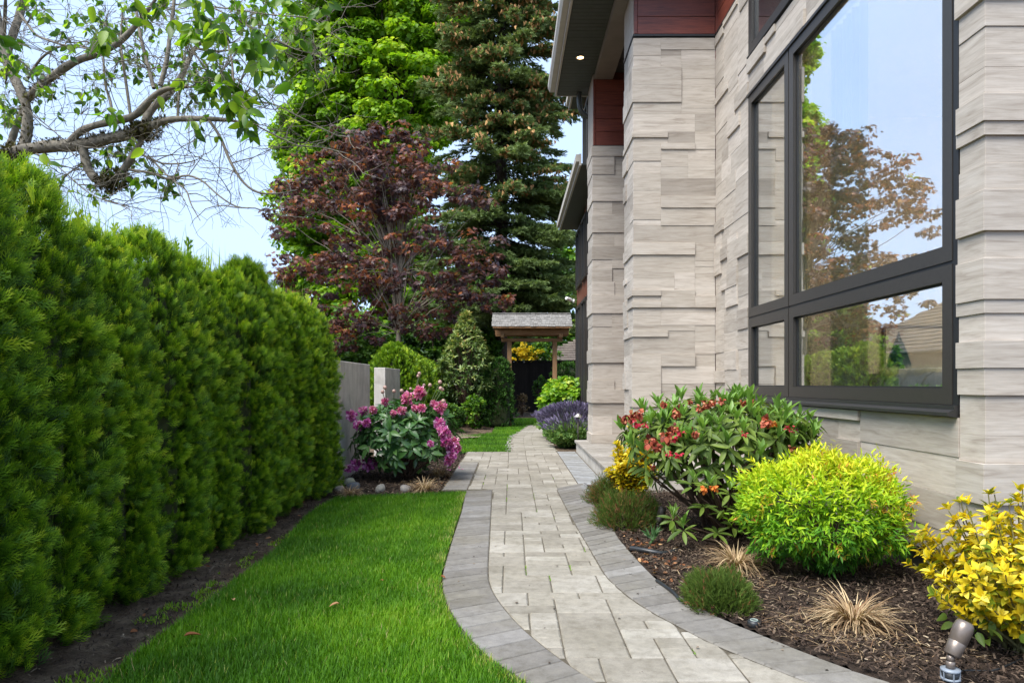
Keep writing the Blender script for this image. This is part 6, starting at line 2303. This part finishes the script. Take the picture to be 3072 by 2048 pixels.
# moss and lichen cushions along the heavy limb
mp, mn = [], []
g_ = np.random.default_rng(91)
for i, rng_k in ((0, (2, 21)), (8, (0, 18)), (4, (0, 8)), (25, (0, 16)), (2, (0, 5)), (5, (0, 5))):
    for _ in range(520 if i == 0 else 200):
        k = g_.uniform(*rng_k)
        k0 = int(k)
        if fbm(np.array([k * .9]), np.array([i * 3.0]), 1.4, 3)[0] < -.15:
            continue
        c = tp[i][k0] + (tp[i][min(k0 + 1, 21)] - tp[i][k0]) * (k - k0)
        d = unit(g_.normal(size=3) + np.array([0, 0, .5]))
        mp.append(c + d * trr[i][k0] * g_.uniform(.85, 1.25))
        mn.append(d)
for c in (tp[0][20], tp[0][21], tp[0][3], tp[8][10], tp[8][12], tp[25][2]):
    for _ in range(330):
        d = unit(g_.normal(size=3))
        mp.append(c + d * np.array([.11, .09, .075]) * g_.random() ** .3)
        mn.append(d)
mp, mn = np.array(mp), np.array(mn)
V, F, A = place(FAN_S, mp, mn + g_.normal(0, .5, mn.shape), rand_dirs(len(mp), g_), g_.uniform(.018, .045, len(mp)), tint=g_.random(len(mp)))
tag(obj("moss", trimesh("moss", V, F, A), leafy("limb_moss", [(0, (.025, .020, .010)), (.5, (.065, .055, .022)), (1, (.13, .13, .04))], .95, .1, .1), nt_), kind="stuff")

# fine bare twigs growing from every limb
allp = tp.reshape(-1, 3)
src = np.concatenate([np.full(22, i) for i in range(len(BR))])
wts = np.array([1.0 if b[:, 3].max() < .03 else .6 for b in BR])[src]
wts[src == 25] = 0
wts[(allp[:, 2] < 2.3)] = 0
NT_ = 390
ii = g_.choice(len(allp), NT_, p=wts / wts.sum())
K = 9
st = allp[ii]
dir0 = unit(g_.normal(size=(NT_, 3)) * [1.2, .7, .8] + np.array([.25, 0, .15]))
L = g_.uniform(.25, .85, NT_)
pth = [st]
cur, dd = st.copy(), dir0
for k in range(K - 1):
    cur = cur + dd * (L / (K - 1))[:, None]
    pth.append(cur.copy())
    dd = unit(dd + g_.normal(0, .24, (NT_, 3)) - np.array([0, 0, .05]))
pth = np.stack(pth, 1)
V1, F1 = tubes(pth, np.linspace(.0042, .0012, K)[None] * g_.uniform(.6, 1.3, (NT_, 1)), 4)
# second order
N2 = 1100
a_ = g_.integers(0, NT_, N2)
b_ = g_.integers(2, K, N2)
st = pth[a_, b_]
dd = unit(g_.normal(size=(N2, 3)) + .5 * unit(pth[a_, b_] - pth[a_, b_ - 1]))
L2 = g_.uniform(.08, .32, N2)
p2 = [st]
cur = st.copy()
for k in range(4):
    cur = cur + dd * (L2 / 4)[:, None]
    p2.append(cur.copy())
    dd = unit(dd + g_.normal(0, .3, (N2, 3)))
p2 = np.stack(p2, 1)
V2, F2 = tubes(p2, np.linspace(.0020, .0009, 5)[None].repeat(N2, 0), 3)
V, F, _ = merge([(V1, F1, {}), (V2, F2, {})])
tag(obj("fine_twigs", trimesh("fine_twigs", V, F), BARK, nt_), kind="stuff")

# leaves: big ones hang in clusters
lt_ = leaf_tmpl(.52, .08, .20, 6)
dmes = leaf_meshes(lt_, DL, (.15, .4, .6, .9))
CL = [(600, 30, 2, 40, 5.0, .13), (720, 240, 6, 45, 5.2, .13), (950, 60, 8, 60, 5.3, .12), (1100, 20, 3, 40, 5.2, .13), (1280, 200, 12, 60, 5.2, .125), (1380, 80, 9, 70, 5.2, .12), (1500, 150, 14, 60, 5.1, .13), (1620, 80, 8, 70, 5.2, .12), (1750, 330, 16, 70, 5.0, .13),
      (1810, 410, 10, 50, 5.0, .13), (1740, 250, 8, 60, 5.2, .12), (1450, 320, 4, 40, 5.3, .11), (1550, 560, 12, 60, 5.1, .125), (1650, 690, 16, 65, 5.0, .13), (1450, 550, 8, 50, 5.2, .12), (1730, 770, 10, 60, 5.1, .12), (1780, 870, 8, 45, 5.2, .10), (1980, 30, 5, 40, 5.2, .12),
      (2270, 60, 9, 45, 5.0, .10), (2000, 560, 1, 10, 5.0, .15), (2110, 530, 9, 50, 5.2, .09), (2130, 440, 8, 40, 5.2, .08), (2050, 290, 12, 45, 5.3, .08), (1880, 280, 12, 60, 5.3, .09), (1900, 400, 8, 50, 5.4, .08), (1010, 1040, 2, 20, 5.2, .13), (760, 790, 7, 40, 5.6, .11), (300, 1000, 2, 30, 5.4, .12),
      (310, 1110, 1, 10, 5.4, .11), (1620, 800, 4, 40, 5.1, .12), (1360, 860, 3, 30, 5.4, .10), (880, 1265, 4, 40, 5.8, .09), (0, 270, 3, 30, 4.8, .14), (1100, 680, 2, 25, 5.5, .10), (1240, 590, 5, 40, 5.5, .11), (1440, 640, 6, 45, 5.3, .10), (60, 690, 10, 70, 6.6, .10), (100, 900, 3, 60, 6.2, .10)]
sm_leaf = [(550, 240, 14, 90), (280, 540, 10, 60), (600, 600, 14, 80), (660, 700, 6, 40), (1000, 440, 26, 120), (900, 400, 16, 90), (1200, 380, 16, 90), (300, 720, 10, 60), (110, 360, 8, 60), (720, 1130, 22, 90), (950, 1120, 12, 60), (1100, 1230, 12, 60), (300, 1240, 14, 70), (630, 1330, 6, 40), (940, 1230, 10, 60),
           (850, 1030, 10, 60), (1080, 640, 14, 120), (1300, 650, 14, 90), (620, 60, 8, 70), (290, 110, 8, 40), (760, 100, 10, 80), (1700, 120, 30, 130), (1840, 180, 26, 110), (1560, 440, 20, 100), (1350, 440, 14, 90), (1250, 60, 14, 120), (1860, 560, 8, 70), (1420, 700, 12, 90), (860, 120, 18, 90), (520, 170, 10, 80), (1800, 60, 20, 120), (1160, 1290, 10, 40),
           (2250, 420, 14, 60), (80, 470, 20, 90), (60, 760, 22, 70), (180, 20, 8, 60), (2080, 200, 12, 70), (1930, 330, 16, 60)]
recs = []
for (x, y, n, sp, Y, s) in CL:
    for _ in range(int(n * 1.35 / 4 + 1)):
        c0 = cr(x + g_.normal(0, sp), y + g_.normal(0, sp), Y + g_.normal(0, .12)) + OFF
        for _k in range(int(g_.integers(3, 6)) if n > 2 else 1):
            recs.append((c0 + g_.normal(0, .012, 3), s * g_.uniform(.65, 1.12)))
for (x, y, n, sp) in sm_leaf:
    Y = g_.uniform(5.4, 6.6)
    for _ in range(int(n * 2.7 / 3 + 1)):
        c0 = cr(x + g_.normal(0, sp), y + g_.normal(0, sp), Y + g_.normal(0, .2)) + OFF
        for _k in range(int(g_.integers(2, 5))):
            recs.append((c0 + g_.normal(0, .012, 3), g_.uniform(.045, .085)))
recs.sort(key=lambda r: -r[1])
rp_, rd_, rs_ = [], [], []
for q, (p, s) in enumerate(recs):
    D = unit(g_.normal(size=3) * [.9, .6, .35] + np.array([.1, 0, -.85]))
    N = unit(np.cross(D, g_.normal(size=3)) + np.array([0, -.35, .1]))
    N = unit(N - D * np.dot(N, D))
    B = np.cross(D, N)
    if q < 298:
        o = bpy.data.objects.new("leaf", dmes[int(g_.integers(0, 4))])
        COL.objects.link(o)
        o.parent = nt_
        M = Matrix((Vector(B) * s, Vector(D) * s, Vector(N) * s)).transposed().to_4x4()
        M.translation = Vector(p)
        o.matrix_local = M
    else:
        rp_.append(p)
        rd_.append((D, N))
        rs_.append(s)
print("tree leaves", len(recs))
V, F, A = place(lt_, np.array(rp_), np.array([r[0] for r in rd_]), np.array([r[1] for r in rd_]), np.array(rs_), tint=g_.random(len(rp_)))
tag(obj("small_leaves", trimesh("small_leaves", V, F, A), DL, nt_), kind="stuff")
# short leaf stalks joining every leaf to its nearest twig
tw = np.concatenate([pth.reshape(-1, 3), p2.reshape(-1, 3), allp])
lp = np.array([r[0] for r in recs])
near = np.array([tw[np.argmin(((tw - q) ** 2).sum(1))] for q in lp])
mid = (lp + near) / 2 + np.array([0, 0, .03]) + g_.normal(0, .012, lp.shape)
V, F = tubes(np.stack([near, mid, lp], 1), np.array([[.0022, .0018, .0012]]).repeat(len(lp), 0), 3)
tag(obj("leaf_stalks", trimesh("leaf_stalks", V, F), BARK, nt_), kind="stuff")
bpy.context.view_layer.update()
